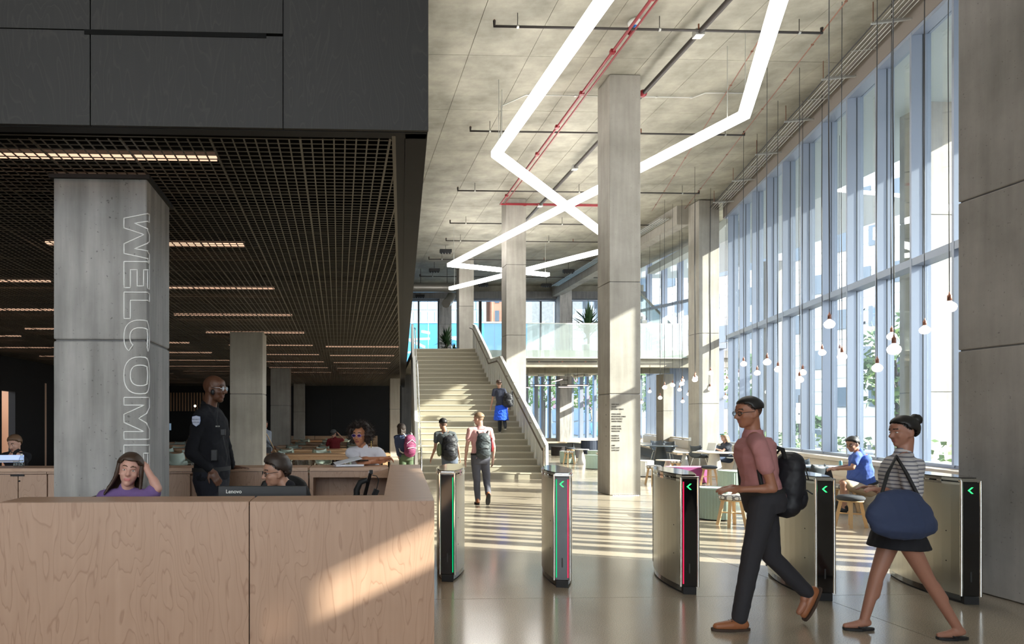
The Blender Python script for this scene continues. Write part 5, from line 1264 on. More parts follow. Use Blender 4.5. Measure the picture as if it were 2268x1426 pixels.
def hand_prims(m, wr, d, nrm, s, side, curl=.5, vox=.008, spread=.09, thumb_in=0.5):
    """wr wrist point, d hand direction, nrm palm normal (fingers curl towards it), side: +1 if thumb lies along d x nrm"""
    d = Vector(d).normalized(); nrm = Vector(nrm); nrm = (nrm - d*nrm.dot(d)).normalized(); t = d.cross(nrm)*side
    R = Matrix((t, d, nrm)).transposed()
    m.cap(wr - d*.02*s, wr + d*.02*s, .027*s, .026*s); m.ell(wr + d*.052*s, (.041*s, .052*s, .0155*s), 14, 10, R)
    fr = max(.0082*s, vox*.92)
    for i, (o, L_) in enumerate(((.029, .070), (.010, .079), (-.010, .073), (-.028, .057))):
        b0 = wr + d*.088*s + t*o*s*.98; dd = (d + t*o*spread*20*.1).normalized(); p = b0 - dd*.03*s; q = b0; segs = [p, q]
        for j, f in enumerate((.44, .31, .25)):
            ang = curl*(j+.6)*.62; ax = (dd*math.cos(ang) + nrm*math.sin(ang)).normalized(); q = q + ax*L_*f*s; segs.append(q)
        m.tube(segs + [segs[-1] + (segs[-1]-segs[-2]).normalized()*fr*.6], [fr, fr*1.05, fr, fr*.95, fr*.85, fr*.4], 8)
    b0 = wr + d*.022*s + t*.026*s; ax = (d*.75 + t*.65 + nrm*.25*thumb_in).normalized(); p1 = b0 + ax*.042*s; ax2 = (d*.92 + t*.25 + nrm*.35*thumb_in).normalized()
    m.tube([b0 - ax*.01, b0, p1, p1+ax2*.03*s, p1+ax2*.052*s], [fr, fr*1.5, fr*1.2, fr*1.05, fr*.5], 8)
def fold_noise(me, amp, freq=9.0, seed=0):
    n = len(me.vertices); co = np.empty(n*3, 'f'); me.vertices.foreach_get('co', co); co = co.reshape(-1, 3)
    no = np.empty(n*3, 'f'); me.vertices.foreach_get('normal', no); no = no.reshape(-1, 3)
    x, y, z = co.T; r = np.random.RandomState(seed)
    v = np.zeros(n)
    for i in range(7):
        a = r.normal(size=3); a[2] *= 1.6; a /= np.linalg.norm(a); fq = freq*(1+i*.55); ph = r.uniform(0, 6.28)
        w1 = 1.3*np.sin(co@r.normal(size=3)*3.1+ph)
        s_ = np.sin((co@a)*fq+ph+w1); v += (1-np.abs(s_))**2*r.choice([-1, 1])/(1+.35*i)
    co = co + no*(v*amp)[:, None]; me.vertices.foreach_set('co', co.astype('f').ravel()); me.update()
def paint(me, mats, fn):
    """material per face from a function of the face centres"""
    me.materials.clear()
    for m in mats: me.materials.append(m)
    n = len(me.polygons); c = np.empty(n*3, 'f'); me.polygons.foreach_get('center', c); c = c.reshape(-1, 3)
    me.polygons.foreach_set('material_index', fn(c).astype('i')); me.update()
SK = {}
def skin(name, col):
    if name not in SK:
        m = plain(name, col, .48, var=.06, scale=14); b = m.node_tree.nodes['Principled BSDF']; b.inputs['Base Color'].default_value = (*col, 1); b.inputs['Subsurface Weight'].default_value = .08; b.inputs['Subsurface Radius'].default_value = (.8, .3, .15); b.inputs['Subsurface Scale'].default_value = .02; SK[name] = m
    return SK[name]
M_eye = plain('eye white', (.75, .72, .70), .2); M_iris = plain('dark iris', (.03, .02, .015), .1); 
def person(label, J, fwd, s=1.0, vox=.009, sk=None, lips=None, head=None, hair=None, top=None, sleeve=None, bottom=None, shorts=0, skirt=0, shoes=None, fem=False,
           hands=None, glasses=None, chestfwd=None, brow=(.02, .015, .01), neckr=.052, belly=0.0, feet=None, gp=None):
    """J: joints in world space. pelvis, neck, head required. fwd: facing of the body"""
    f = Vector(fwd).normalized(); r = f.cross(Vector((0, 0, 1))).normalized(); up = Vector((0, 0, 1))
    cf = Vector(chestfwd).normalized() if chestfwd else f; cr = cf.cross(up).normalized()
    J = dict(J); pel, nk, hd = J['pelvis'], J['neck'], J['head']
    dn = nk - hd; mx_ = .158*s
    if dn.length > mx_:
        nk2 = hd + dn.normalized()*mx_; dl = nk2 - nk; nk = nk2; J['neck'] = nk
        for q in ('shL', 'shR'):
            if q in J: J[q] = J[q] + dl*.7
    sw = (.165 if fem else .19)*s; hw = .088*s
    for sg, q in ((-1, 'L'), (1, 'R')):
        J.setdefault('sh'+q, nk + cr*sg*sw - up*.065*s)
        J.setdefault('hip'+q, pel + r*sg*hw - up*.03*s)
    for q, sg in (('L', -1), ('R', 1)):
        J.setdefault('el'+q, J['sh'+q] + cr*sg*.04*s - up*.29*s + cf*-.02); J.setdefault('wr'+q, J['el'+q] - up*.25*s + cf*.04)
        J.setdefault('kn'+q, J['hip'+q] - up*.42*s + f*.01); J.setdefault('an'+q, J['kn'+q] - up*.41*s - f*.02)
    H = head if head is not None else frame(f)
    base = Vector((pel.x, pel.y, 0)); root = thing('person', label, 'person', base, 0, gp)
    # ---- body
    m = MB(); head_prims(m, H, hd, s, fem)
    m.cap(hd + H @ Vector((0, -.028, -.055))*s, nk - up*.02*s, neckr*s, (neckr+.006)*s, 16)
    spine = nk - pel; ax = spine.normalized()
    def ring(t_, rx, ry, fo=0.0):
        c = pel.lerp(nk, t_); rr = r.lerp(cr, t_).normalized(); ff = (f.lerp(cf, t_)); ff = (ff - ax*ff.dot(ax)).normalized(); return (c + ff*fo*s, rr, ff, rx*s, ry*s)
    wst = .125 if fem else .145
    def torso(e=0.0, be=0.0, lo=-.16, hi=.97):
        prof = [(-.16, .15, .10, 0), (0, .168, .118, -.01), (.16, .160, .112+be, be*.6), (.34, wst+be*.8, .100+be, be), (.52, wst+.012+be*.5, .105+be*.6, be*.5), (.68, .158 if not fem else .142, .115 if not fem else .118, .012), (.82, .168 if not fem else .142, .108, .005), (.92, .135 if not fem else .118, .080, -.005), (.98, .082, .066, -.005)]
        return [ring(t_, a+e, b_+e, o) for t_, a, b_, o in prof if lo <= t_ <= hi]
    loft(m, torso(0, belly))
    for q in 'LR':
        m.cap(nk.lerp(J['sh'+q], .35) - up*.01*s, J['sh'+q], .052*s, .050*s); m.cap(J['sh'+q], J['el'+q], .046*s if not fem else .040*s, .034*s if not fem else .031*s, 12); m.cap(J['el'+q], J['wr'+q], .035*s if not fem else .032*s, .0225*s, 12)
        el, wr_ = J['el'+q], J['wr'+q]; m.ell(el.lerp(wr_, .25), (.037*s, .037*s, .07*s), 12, 8, frame((wr_-el).normalized() if abs((wr_-el).normalized().z) < .98 else (0.01, 0, 1)) @ Matrix.Rotation(math.pi/2, 3, 'X'))
        m.cap(J['hip'+q], J['kn'+q], .082*s, .052*s, 14); m.cap(J['kn'+q], J['an'+q], .052*s, .034*s, 14)
        kn, an = J['kn'+q], J['an'+q]; m.cap(kn.lerp(an, .15) - f*.012, kn.lerp(an, .42) - f*.014, .046*s, .047*s, 12)
        hp = (hands or {}).get(q, {}); hdir = hp.get('d', (wr_-el).normalized()); nn = hp.get('n', r*(-1 if q == 'R' else 1)); 
        hand_prims(m, wr_, hdir, nn, s*(.92 if fem else 1), hp.get('side', 1), hp.get('curl', .55), vox)
        ft = (feet or {}).get(q, f); ft = Vector(ft).normalized()
        m.cap(an - ft*.02*s - up*.02*s*(1 if abs(ft.z) < .5 else 0), an + ft*.06*s - up*.035*s*(1 if abs(ft.z) < .5 else 0), .036*s, .030*s); m.cap(an + ft*.06*s - up*.04*s, an + ft*.15*s - up*.05*s*(1 if abs(ft.z) < .5 else .5), .032*s, .022*s)
    me = remesh(m, vox, 4)
    Hi = H.inverted()
    Hn = np.array(Hi); hc = np.array(hd)
    lipm = plain('lips ' + label[:14], lips or (.35, .13, .11), .4); brm = plain('brow ' + label[:14], brow, .8)
    def fn(c):
        q = ((c - hc) @ Hn.T)/s; mi = np.zeros(len(c)); x, y, z = q.T
        mi[(np.abs(x) < .022) & (z > -.068) & (z < -.048) & (y > .078)] = 1
        xa = np.abs(x); zc_ = .034 + .006*(1-((xa-.030)/.02)**2); mi[(xa > .012) & (xa < .048) & (np.abs(z-zc_) < .0045) & (y > .055)] = 2
        return mi
    if hair and hair['kind'] != 'afro':
        fn0 = fn
        def fn(c):
            mi = fn0(c); q = ((c - hc) @ Hn.T)/s; x, y, z = q.T; dz = (z-.032)/.087; dy = (y+.014)/.0965
            hl = np.interp(dy, HLX, HLY); mi[(dz > hl) & (np.abs(x) < .083) & (z > -.075) & (np.abs(y) < .13)] = 3; return mi
        stub = hair['mat']
        if hair['kind'] == 'fade':
            a_ = sk.node_tree.nodes['Principled BSDF'].inputs['Base Color'].default_value; b_ = stub.node_tree.nodes['Principled BSDF'].inputs['Base Color'].default_value
            stub = plain('cropped hair ' + label[:12], tuple(.25*a_[i]+.75*b_[i] for i in range(3)), .7)
        paint(me, [sk, lipm, brm, stub], fn)
    else: paint(me, [sk, lipm, brm], fn)
    me.transform(Matrix.Translation(-base)); o = bpy.data.objects.new('body', me); COL.objects.link(o); o.parent = root
    def child(name, me, mat=None, keep=False):
        if not keep: me.materials.clear(); me.materials.append(mat)
        me.transform(Matrix.Translation(-base)); o = bpy.data.objects.new(name, me); COL.objects.link(o); o.parent = root; return o
    for sg in (-1, 1):
        e = MB(); c = hd + H @ (Vector((sg*.0305, .0745, .009))*s); e.ell(c, (.0125*s, .0085*s, .0052*s), 12, 8, H); e.ell(c + H @ Vector((0, .0040*s, 0)), (.0055*s, .0055*s, .0050*s), 10, 8, H, 1)
        child('eye', e.mesh('eye', [M_eye, M_iris]), keep=True)
    if glasses:
        g_ = MB(); P_ = lambda x, y, z: hd + H @ (Vector((x, y, z))*s)
        for sg in (-1, 1):
            g_.tube([P_(sg*(.032+.024*math.cos(a)), .097-.006*abs(math.cos(a)), .008+.017*math.sin(a)) for a in [2*math.pi*j/16 for j in range(17)]], .0022*s, 6, 0, False)
            g_.tube([P_(sg*.056, .092, .012), P_(sg*.080, .05, .014), P_(sg*.082, -.01, .012)], .002*s, 6)
        g_.tube([P_(-.009, .100, .012), P_(.009, .100, .012)], .002*s, 6)
        gl_ = child('glasses', g_.mesh('glasses', [glasses]), keep=True)
        g2_ = MB()
        for sg in (-1, 1): g2_.add([P_(sg*(.032+.022*math.cos(a)), .096, .008+.015*math.sin(a)) for a in [2*math.pi*j/14 for j in range(14)]], [tuple(range(14))])
        child('lens', g2_.mesh('lens', [MATS['clear glass'] if not isinstance(hair, dict) or not hair.get('lens') else hair['lens']]), keep=True).parent = gl_
    # ---- top
    if top:
        m = MB(); e = .016; rows = torso(e, belly, lo=.0)
        if top.get('hem'): rows = [ring(-top['hem'], .185, .135)] + rows
        loft(m, rows); m.ell(nk - ax*.085*s + cf*.012*s, (.135*s, .088*s, .075*s), 16, 12, frame(cf)); m.cap(nk - ax*.02*s, nk + ax*.012*s, .070*s, .060*s, 14)
        for q in 'LR':
            sh, el, wr_ = J['sh'+q], J['el'+q], J['wr'+q]; m.cap(nk.lerp(sh, .45) - up*.015*s, sh, .062*s, .064*s, 14)
            if sleeve == 'long': m.cap(sh, el, .062*s, .048*s, 14); m.cap(el, el.lerp(wr_, .93), .048*s, .036*s, 14)
            elif sleeve == 'rolled': m.cap(sh, el, .062*s, .049*s, 14)
            else:
                t_ = .52; m.cap(sh, sh.lerp(el, t_), .062*s, .060*s, 14)
        me = remesh(m, max(vox, .009), 4); fold_noise(me, top.get('fold', .005), 11, len(label))
        o = child('shirt', me, top['mat'])
        if top.get('collar'):
            c = MB(); 
            loft(c, [(nk - up*.035*s - cf*.004, cr, cf, .088*s, .074*s), (nk - up*.008*s, cr, cf, .076*s, .068*s), (nk + up*.022*s - cf*.006, cr, cf, .066*s, .062*s)])
            child('collar', c.mesh('collar', [top['collar']]), keep=True).parent = o
    if bottom:
        m = MB(); loft(m, torso(.021, belly*.7, -.2, .17))
        for q in 'LR':
            hp_, kn, an = J['hip'+q], J['kn'+q], J['an'+q]
            if skirt: continue
            if shorts: m.cap(hp_, hp_.lerp(kn, shorts), .100*s, .088*s, 16)
            else: m.cap(hp_, kn, .098*s, .070*s, 16); m.cap(kn, kn.lerp(an, .97), .070*s, .056*s, 16)
        if skirt:
            kc = (J['knL']+J['knR'])/2; b0 = pel.lerp(kc, skirt); m.add([], [])
            loft(m, [(pel + up*.05*s, r, f, .165*s, .13*s), (pel - up*.05*s, r, f, .19*s, .155*s), (b0, r, f, .20*s, .21*s)])
        me = remesh(m, max(vox, .009), 4); fold_noise(me, .004, 8, len(label)+3); child('skirt' if skirt else 'trousers' if not shorts else 'shorts', me, bottom)
        if not skirt:
            m = MB(); loft(m, [ring(.12, .187, .142+belly*.7), ring(.175, .186, .141+belly*.7)]); child('belt', m.mesh('belt', [M_black]), keep=True)
    if shoes:
        for q in 'LR':
            an = J['an'+q]; ft = Vector((feet or {}).get(q, f)).normalized(); R = frame(ft, (0, 0, 1) if abs(ft.z) < .9 else tuple(-f)); P_ = lambda x, y, z: an + R @ (Vector((x, y, z))*s)
            if shoes.get('flip'):
                c = MB(); pl = [(.042*math.copysign(abs(math.cos(a))**.8, math.cos(a))*(1.15 if math.sin(a) > 0 else .85), .045+.125*math.sin(a)) for a in [2*math.pi*j/24 for j in range(24)]]
                c.extr([P_(x, y, -.082) for x, y in pl], R @ Vector((0, 0, .018*s))); c.tube([P_(.036, .04, -.062), P_(.012, .095, -.035), P_(.004, .115, -.055)], .006*s, 6); c.tube([P_(-.036, .04, -.062), P_(-.008, .095, -.035), P_(.004, .115, -.055)], .006*s, 6)
                child('flip_flop', c.mesh('ff', [shoes['mat']]), keep=True); continue
            m = MB(); m.cap(P_(0, -.035, -.04), P_(0, .06, -.045), .040*s, .041*s, 14); m.cap(P_(0, .06, -.046), P_(.004, .17, -.056), .041*s, .030*s, 14); m.cap(P_(0, -.025, -.02), P_(0, -.01, .012), .040*s, .042*s, 12)
            me = remesh(m, .009, 3); shoe_ = child('shoe', me, shoes['mat'])
            c = MB(); pl = [(.045*math.copysign(abs(math.cos(a))**.7, math.cos(a))*(1.05 if math.sin(a) > 0 else .85), .065+.150*math.sin(a)) for a in [2*math.pi*j/24 for j in range(24)]]
            c.extr([P_(x, y, -.086) for x, y in pl], R @ Vector((0, 0, .018*s))); child('sole', c.mesh('sole', [shoes.get('sole', M_black)]), keep=True).parent = shoe_
            c = MB()
            for i in range(4): c.tube([P_(-.02, .045+i*.02, -.004-i*.007), P_(.02, .052+i*.02, -.004-i*.007)], .0035*s, 5)
            child('laces', c.mesh('laces', [shoes.get('lace', M_black)]), keep=True).parent = shoe_
    # ---- hair
    if hair: make_hair(hair, hd, H, s, child, up)
    return root, J
HLX, HLY = [-1, -.45, -.22, -.05, .1, .3, .6, .85, 1], [-.85, -.75, -.25, .0, -.15, .05, .42, .56, .60]
def hairline(dy, kind='short'):
    if kind == 'cap': return -.05 + .25*max(0, dy)
    v = float(np.interp(dy, HLX, HLY)); v = max(v, -.02) if kind == 'fade' else v; return min(v, -.3 + .9*max(0, dy)) if kind == 'long' else v
def make_hair(h, hd, H, s, child, up):
    P_ = lambda x, y, z: hd + H @ (Vector((x, y, z))*s); kind = h['kind']; mat = h['mat']; n, mm = 36, 24; m = MB()
    if kind in ('short', 'fade', 'long', 'bun', 'parted', 'cap'):
        lift = h.get('lift', .010); vs = []; keep = []
        for i in range(mm+1):
            ph = math.pi*i/mm
            for j in range(n):
                a = 2*math.pi*j/n; d = Vector((math.sin(ph)*math.cos(a), math.sin(ph)*math.sin(a), math.cos(ph)))
                hl = hairline(d.y, kind)

                q_ = min(1.0, max(0.0, (d.z-hl)/.34)); e = -.004 + (lift+.004)*q_*(2-q_) + (h.get('top', 0)*max(0, d.z)**1.5)
                vs.append(P_(d.x*(.0775+e), -.014 + d.y*(.0965+e), .032 + d.z*(.087+e))); keep.append(d.z > hl)
        fs = [(i*n+j, i*n+(j+1) % n, (i+1)*n+(j+1) % n, (i+1)*n+j) for i in range(mm) for j in range(n)]
        fs = [q for q in fs if all(keep[x] for x in q)]; m.add(vs, fs, 0, True)
        me = m.mesh('hair', [mat]); fold_noise(me, h.get('rough', .002), 60, 5); o = child('hair' if kind != 'cap' else 'cap', me, keep=True); o.modifiers.new('s', 'SOLIDIFY').thickness = .012
        o.modifiers['s'].offset = -1
    if kind == 'afro':
        R0 = h.get('r', .135)
        for i in range(150):
            d = Vector(rng.normal(size=3)); d.normalize()
            if d.y > .35 and d.z < .45 and abs(d.x) < .8: continue
            if d.z < -.75: continue
            c = Vector((0, -.02, .02)) + Vector((d.x*R0*.92, d.y*R0*.85, d.z*R0*.88)); q = rng.uniform(.022, .036); m.ell(P_(*c), (q*s,)*3, 8, 6)
        m.ell(P_(0, -.045, .04), (.105*s, .095*s, .105*s), 16, 12, H); m.ell(P_(-.085, -.02, -.03), (.035*s, .06*s, .07*s), 12, 8, H); m.ell(P_(.085, -.02, -.03), (.035*s, .06*s, .07*s), 12, 8, H)
        me = remesh(m, .009, 2); fold_noise(me, .006, 55, 9); child('hair', me, mat)
        c = MB()
        for i in range(900):
            d = Vector(rng.normal(size=3)); d.normalize()
            if (d.y > .4 and d.z < .5) or d.z < -.7: continue
            p = Vector((0, -.02, .02)) + Vector((d.x*R0, d.y*R0*.9, d.z*R0*.95)); t_ = Vector(rng.normal(size=3))*.012; c.tube([P_(*p), P_(*(p+t_+d*.008)), P_(*(p-t_*.3+d*.022)), P_(*(p+t_*.9+d*.03))], .0022*s, 4, cap=False)
        tag(child('curl', c.mesh('curl', [mat]), keep=True), kind='stuff')
    if kind == 'long':
        m = MB(); L_ = h.get('len', .22); fl_ = h.get('flip', 0)
        for sg in (-1, 1):
            for i in range(9):
                a = -2.7 + i*.32; x, y = .080*abs(math.cos(a*.5+.2)), .0
                yy = -.085 + i*.0125; xx = sg*math.sqrt(max(0.0, 1-(yy/.1)**2))*.080 if abs(yy) < .1 else sg*.03
                e = Vector((xx*1.25 + fl_*.05*(sg > 0), yy-.012, -.06-L_*.5-rng.uniform(0, .02))); m.tube([P_(xx*.96, yy, .055), P_(xx*1.07, yy-.004, -.01), P_(xx*1.14, yy-.01, -.06), P_(*e)], [.017*s, .017*s, .015*s, .007*s], 7)
        for i in range(8): x = -.06+i*.017; m.tube([P_(x, -.095, .03), P_(x, -.105, -.05), P_(x*1.1, -.10, -.06-L_*.6)], [.02*s, .02*s, .009*s], 7)
        me = remesh(m, .007, 2); fold_noise(me, .002, 70, 3); child('hair_length', me, mat)
    if kind == 'bun':
        m = MB(); bp = h.get('bun', (0, -.10, .09)); br = h.get('br', .034); m.ell(P_(*bp), (br*s, br*.95*s, br*.9*s), 14, 10, H); me = m.mesh('bun', [mat]); fold_noise(me, .004, 70, 2); child('hair_bun', me, keep=True)
    if kind == 'cap':
        m = MB(); m.extr([P_(x, y, z) for x, y, z in ((-.06, -.09, .0), (.06, -.09, .0), (.045, -.155, -.02), (-.045, -.155, -.02))], H @ Vector((0, 0, .006))); child('cap_peak', m.mesh('peak', [mat]), keep=True)
def backpack(loc, R, s, label, mat, mats=None, w_=.30, h_=.46, d_=.17, parts=True):
    t = thing('backpack', label, 'backpack', loc)
    P_ = lambda x, y, z: R @ Vector((x, y, z)); m = MB()
    m.ell(P_(0, 0, 0), (w_*.5, d_*.5, h_*.5), 16, 12, R)
    for z in (-.3, 0, .28): m.ell(P_(0, .0, z*h_), (w_*.49*(1-.25*max(0, z)), d_*.46, h_*.24), 16, 10, R)
    m.ell(P_(0, -d_*.35, -h_*.18), (w_*.38, d_*.32, h_*.25), 14, 10, R)
    me = remesh(m, .010, 5); fold_noise(me, .005, 16, 4); me.materials.clear(); me.materials.append(mat); o = bpy.data.objects.new('main_bag', me); COL.objects.link(o); o.parent = t
    c = MB(); c.tube([P_(-w_*.36, -d_*.40, .12*h_), P_(0, -d_*.55, .30*h_), P_(w_*.36, -d_*.40, .12*h_)], .006, 6).tube([P_(-w_*.36, -d_*.60, -.1*h_), P_(0, -d_*.72, -.06*h_), P_(w_*.36, -d_*.60, -.1*h_)], .006, 6); c.build('zip', (mats or [M_black])[0], t)
    c = MB(); c.tube([P_(-.04, d_*.4, h_*.46), P_(0, d_*.4, h_*.54), P_(.04, d_*.4, h_*.46)], .008, 6); c.build('grab_handle', M_black, t)
    for sg in (-1, 1):
        c = MB(); c.tube([P_(sg*.07, d_*.40, h_*.40), P_(sg*.10, d_*.45+.03, .26), P_(sg*.115, .20, .275), P_(sg*.125, .285, .20), P_(sg*.135, .315, .08), P_(sg*.15, .28, -.05), P_(sg*.16, .18, -.14), P_(sg*.13, d_*.35, -.17)], .016, 7); c.build('shoulder_strap', (mats or [M_black])[-1], t)
    return t
def Pz(px, k, z, dy=0): return G(px, k, dy, z)
sk_d = skin('deep brown skin', (.13, .055, .030)); sk_m = skin('brown skin', (.34, .145, .085)); sk_l = skin('fair skin', (.56, .33, .25)); sk_t = skin('tan skin', (.40, .21, .14))
C_ = lambda n, c, r=.85, **k: MATS[n] if n in MATS else plain(n, c, r, **k)
h_black = C_('black hair', (.012, .010, .009), .5); h_brown = C_('brown hair', (.055, .030, .018), .5); h_dkb = C_('dark brown curls', (.022, .012, .008), .7); h_light = C_('light brown hair', (.26, .17, .10), .5)
navy_t = C_('near black navy cloth', (.006, .0065, .010), .95); pinkp = C_('dusty pink shirt', (.44, .20, .20)); grey_tr = C_('slate trousers', (.085, .085, .105)); dark_tr = C_('charcoal trousers', (.022, .021, .026))
# 1 walking man
k = .00354
J = dict(pelvis=W(1690, 1108, k), neck=W(1672, 978, k), head=W(1657, 915, k, -.01), hipL=W(1690, 1116, k, -.09), knL=W(1664, 1235, k, -.10), anL=Pz(1637, k, .088, -.10), hipR=W(1692, 1116, k, .09), knR=W(1708, 1232, k, .10), anR=W(1788, 1312, k, .10),
         shL=W(1684, 1000, k, -.19), elL=W(1712, 1082, k, -.22), wrL=W(1636, 1084, k, -.17), shR=W(1672, 1000, k, .19), elR=W(1695, 1082, k, .22), wrR=W(1622, 1080, k, .10))
person('man striding left in dusty pink short sleeved shirt and charcoal trousers, brown shoes', J, (-1, .02, 0), 1.0, .008, sk_m, head=frame((-1, -.1, -.12)), hair=dict(kind='fade', mat=h_black, lift=.004, rough=.001), top=dict(mat=pinkp, fold=.006, collar=pinkp), bottom=dark_tr,
       shoes=dict(mat=C_('tan leather', (.30, .11, .045), .4), sole=C_('brown sole', (.05, .03, .02))), hands=dict(L=dict(d=(-1, 0, .0), n=(0, .3, -1), curl=.6), R=dict(d=(-1, -.2, 0), n=(0, -.3, -1), curl=.6)), glasses=M_black if 'clear glass' in MATS else M_black, feet=dict(L=(-1, -.02, 0), R=(-.45, 0, -.9)))
backpack(W(1744, 1072, k, 0), frame((-1, 0, .12)), 1, 'black backpack worn by the striding man in pink', C_('black nylon', (.008, .008, .012), .6), w_=.30, h_=.50, d_=.22)
# 2 walking woman
k = .00340
def stripes():
    m, nt, b = newmat('white tee with fine grey stripes'); gm = node(nt, 'ShaderNodeNewGeometry'); sx = node(nt, 'ShaderNodeSeparateXYZ'); nt.links.new(gm.outputs['Position'], sx.inputs[0])
    mu = node(nt, 'ShaderNodeMath', operation='MULTIPLY'); mu.inputs[1].default_value = 34; nt.links.new(sx.outputs['Z'], mu.inputs[0]); fr = node(nt, 'ShaderNodeMath', operation='FRACT'); nt.links.new(mu.outputs[0], fr.inputs[0])
    nt.links.new(ramp(nt, fr.outputs[0], [(0, (.55, .53, .53)), (.62, (.55, .53, .53)), (.7, (.16, .16, .20)), (1, (.16, .16, .20))]), b.inputs['Base Color']); b.inputs['Roughness'].default_value = .9; return m
J = dict(pelvis=W(1988, 1165, k), neck=W(2003, 1012, k), head=W(1999, 958, k), hipL=W(1996, 1175, k, -.08), knL=W(2052, 1278, k, -.08), anL=Pz(2122, k, .078, -.10), hipR=W(1980, 1175, k, .08), knR=W(1942, 1275, k, .10), anR=Pz(1914, k, .080, .12),
         shL=W(2010, 1040, k, -.16), elL=W(2022, 1112, k, -.19), wrL=W(1958, 1085, k, -.17), shR=W(1998, 1038, k, .16), elR=W(1990, 1108, k, .2), wrR=W(1930, 1080, k, .12))
person('woman striding left in striped tee and short black skirt, wearing flip flops', J, (-1, 0, 0), .93, .008, skin('warm brown skin', (.36, .17, .115)), head=frame((-1, -.05, -.1)), hair=dict(kind='bun', mat=h_black, lift=.008, bun=(0, -.118, .092), br=.046), top=dict(mat=stripes(), fold=.006), bottom=C_('black skirt', (.008, .008, .012)), skirt=.42,
       shoes=dict(mat=M_black, flip=1), fem=True, hands=dict(L=dict(d=(-1, .1, .1), n=(0, .3, -1)), R=dict(d=(-1, -.1, .1), n=(0, -.3, -1))), feet=dict(L=(-1, 0, 0), R=(-1, .05, 0)))
bt = W(1992, 1142, .00322); t = thing('shoulder_bag', 'large slouchy navy blue bag hanging at the side of the striding woman', 'bag', bt)
m = MB(); m.ell((0, 0, 0), (.23, .075, .16), 18, 12); m.ell((.03, 0, -.06), (.24, .08, .11), 18, 12); m.ell((0, 0, .10), (.17, .05, .09), 16, 10); me = remesh(m, .010, 5); fold_noise(me, .008, 9, 2); me.materials.clear(); me.materials.append(C_('navy bag cloth', (.03, .045, .10), .8)); o = bpy.data.objects.new('bag_body', me); COL.objects.link(o); o.parent = t
MB().tube([(-.13, 0, .14), (-.06, .03, .30), (.04, .08, .42), (.09, .05, .30), (.14, 0, .13)], .012, 7).build('strap', M_black, t)
# 3 pink shirt man walking away
k = .0087
J = dict(pelvis=W(1064, 1016, k), neck=W(1064, 951, k), head=W(1060, 928, k), knL=W(1056, 1067, k, .03), anL=Pz(1058, k, .09, -.02), knR=W(1078, 1064, k, .02), anR=W(1081, 1094, k, -.22), elL=W(1034, 990, k, -.02), wrL=W(1031, 1018, k, .05), elR=W(1094, 990, k, -.02), wrR=W(1092, 1018, k, .08))
person('man walking away in pink shirt and slate trousers with tan boots', J, (-.06, 1, 0), 1.0, .009, sk_l, head=frame((-.75, .65, -.1)), hair=dict(kind='fade', mat=h_light, lift=.004, rough=.001), top=dict(mat=C_('light pink shirt', (.62, .33, .32)), fold=.005, collar=C_('light pink shirt', (.62, .33, .32))), bottom=grey_tr, shoes=dict(mat=C_('tan leather', (.3, .11, .045))), feet=dict(L=(0, 1, 0), R=(0, .6, -.8)))
backpack(W(1071, 987, k, -.20), frame((0, 1, .05)), 1, 'dark grey backpack on the man in pink walking away', C_('dark grey nylon', (.04, .05, .055), .6), w_=.30, h_=.48, d_=.19)
o = MB().ell((0, 0, 0), (.04, .05, .14), 10, 8).build('red_bottle', M_red, loc=W(1089, 985, k, -.12)); tag(o, 'red bottle in the side of the dark grey backpack', 'bottle')
# 4 grey tee man
k = .0093
J = dict(pelvis=W(996, 1016, k), neck=W(986, 956, k), head=W(981, 940, k), elL=W(964, 992, k, .02), wrL=W(956, 1013, k, .12), elR=W(1014, 990, k), wrR=W(1018, 1012, k, .05), anL=Pz(990, k, .09, .15), anR=Pz(1000, k, .12, -.2), knR=W(1002, 1058, k, -.02))
person('young man in charcoal tee walking away toward the stairs with a bulky backpack', J, (.12, 1, 0), .92, .009, sk_t, head=frame((-.3, 1, -.1)), hair=dict(kind='fade', mat=h_black, lift=.008, top=.01), top=dict(mat=C_('charcoal tee', (.07, .08, .085)), fold=.005), bottom=C_('blue grey jeans', (.10, .12, .16)), shoes=dict(mat=M_black))
backpack(W(996, 992, k, -.20), frame((.1, 1, .03)), 1, 'bulky black hiking backpack on the young man in charcoal tee', C_('black nylon', (.008, .008, .012), .6), w_=.34, h_=.50, d_=.24)
t = thing('rolled_mat', 'olive rolled bundle hanging left of the hiking backpack', 'bag', W(973, 996, k, -.18)); m = MB(); m.ell((0, 0, 0), (.06, .06, .14), 12, 8); me = remesh(m, .01, 3); fold_noise(me, .008, 20, 3); me.materials.clear(); me.materials.append(C_('olive cloth', (.16, .19, .10))); o = bpy.data.objects.new('bundle', me); COL.objects.link(o); o.parent = t
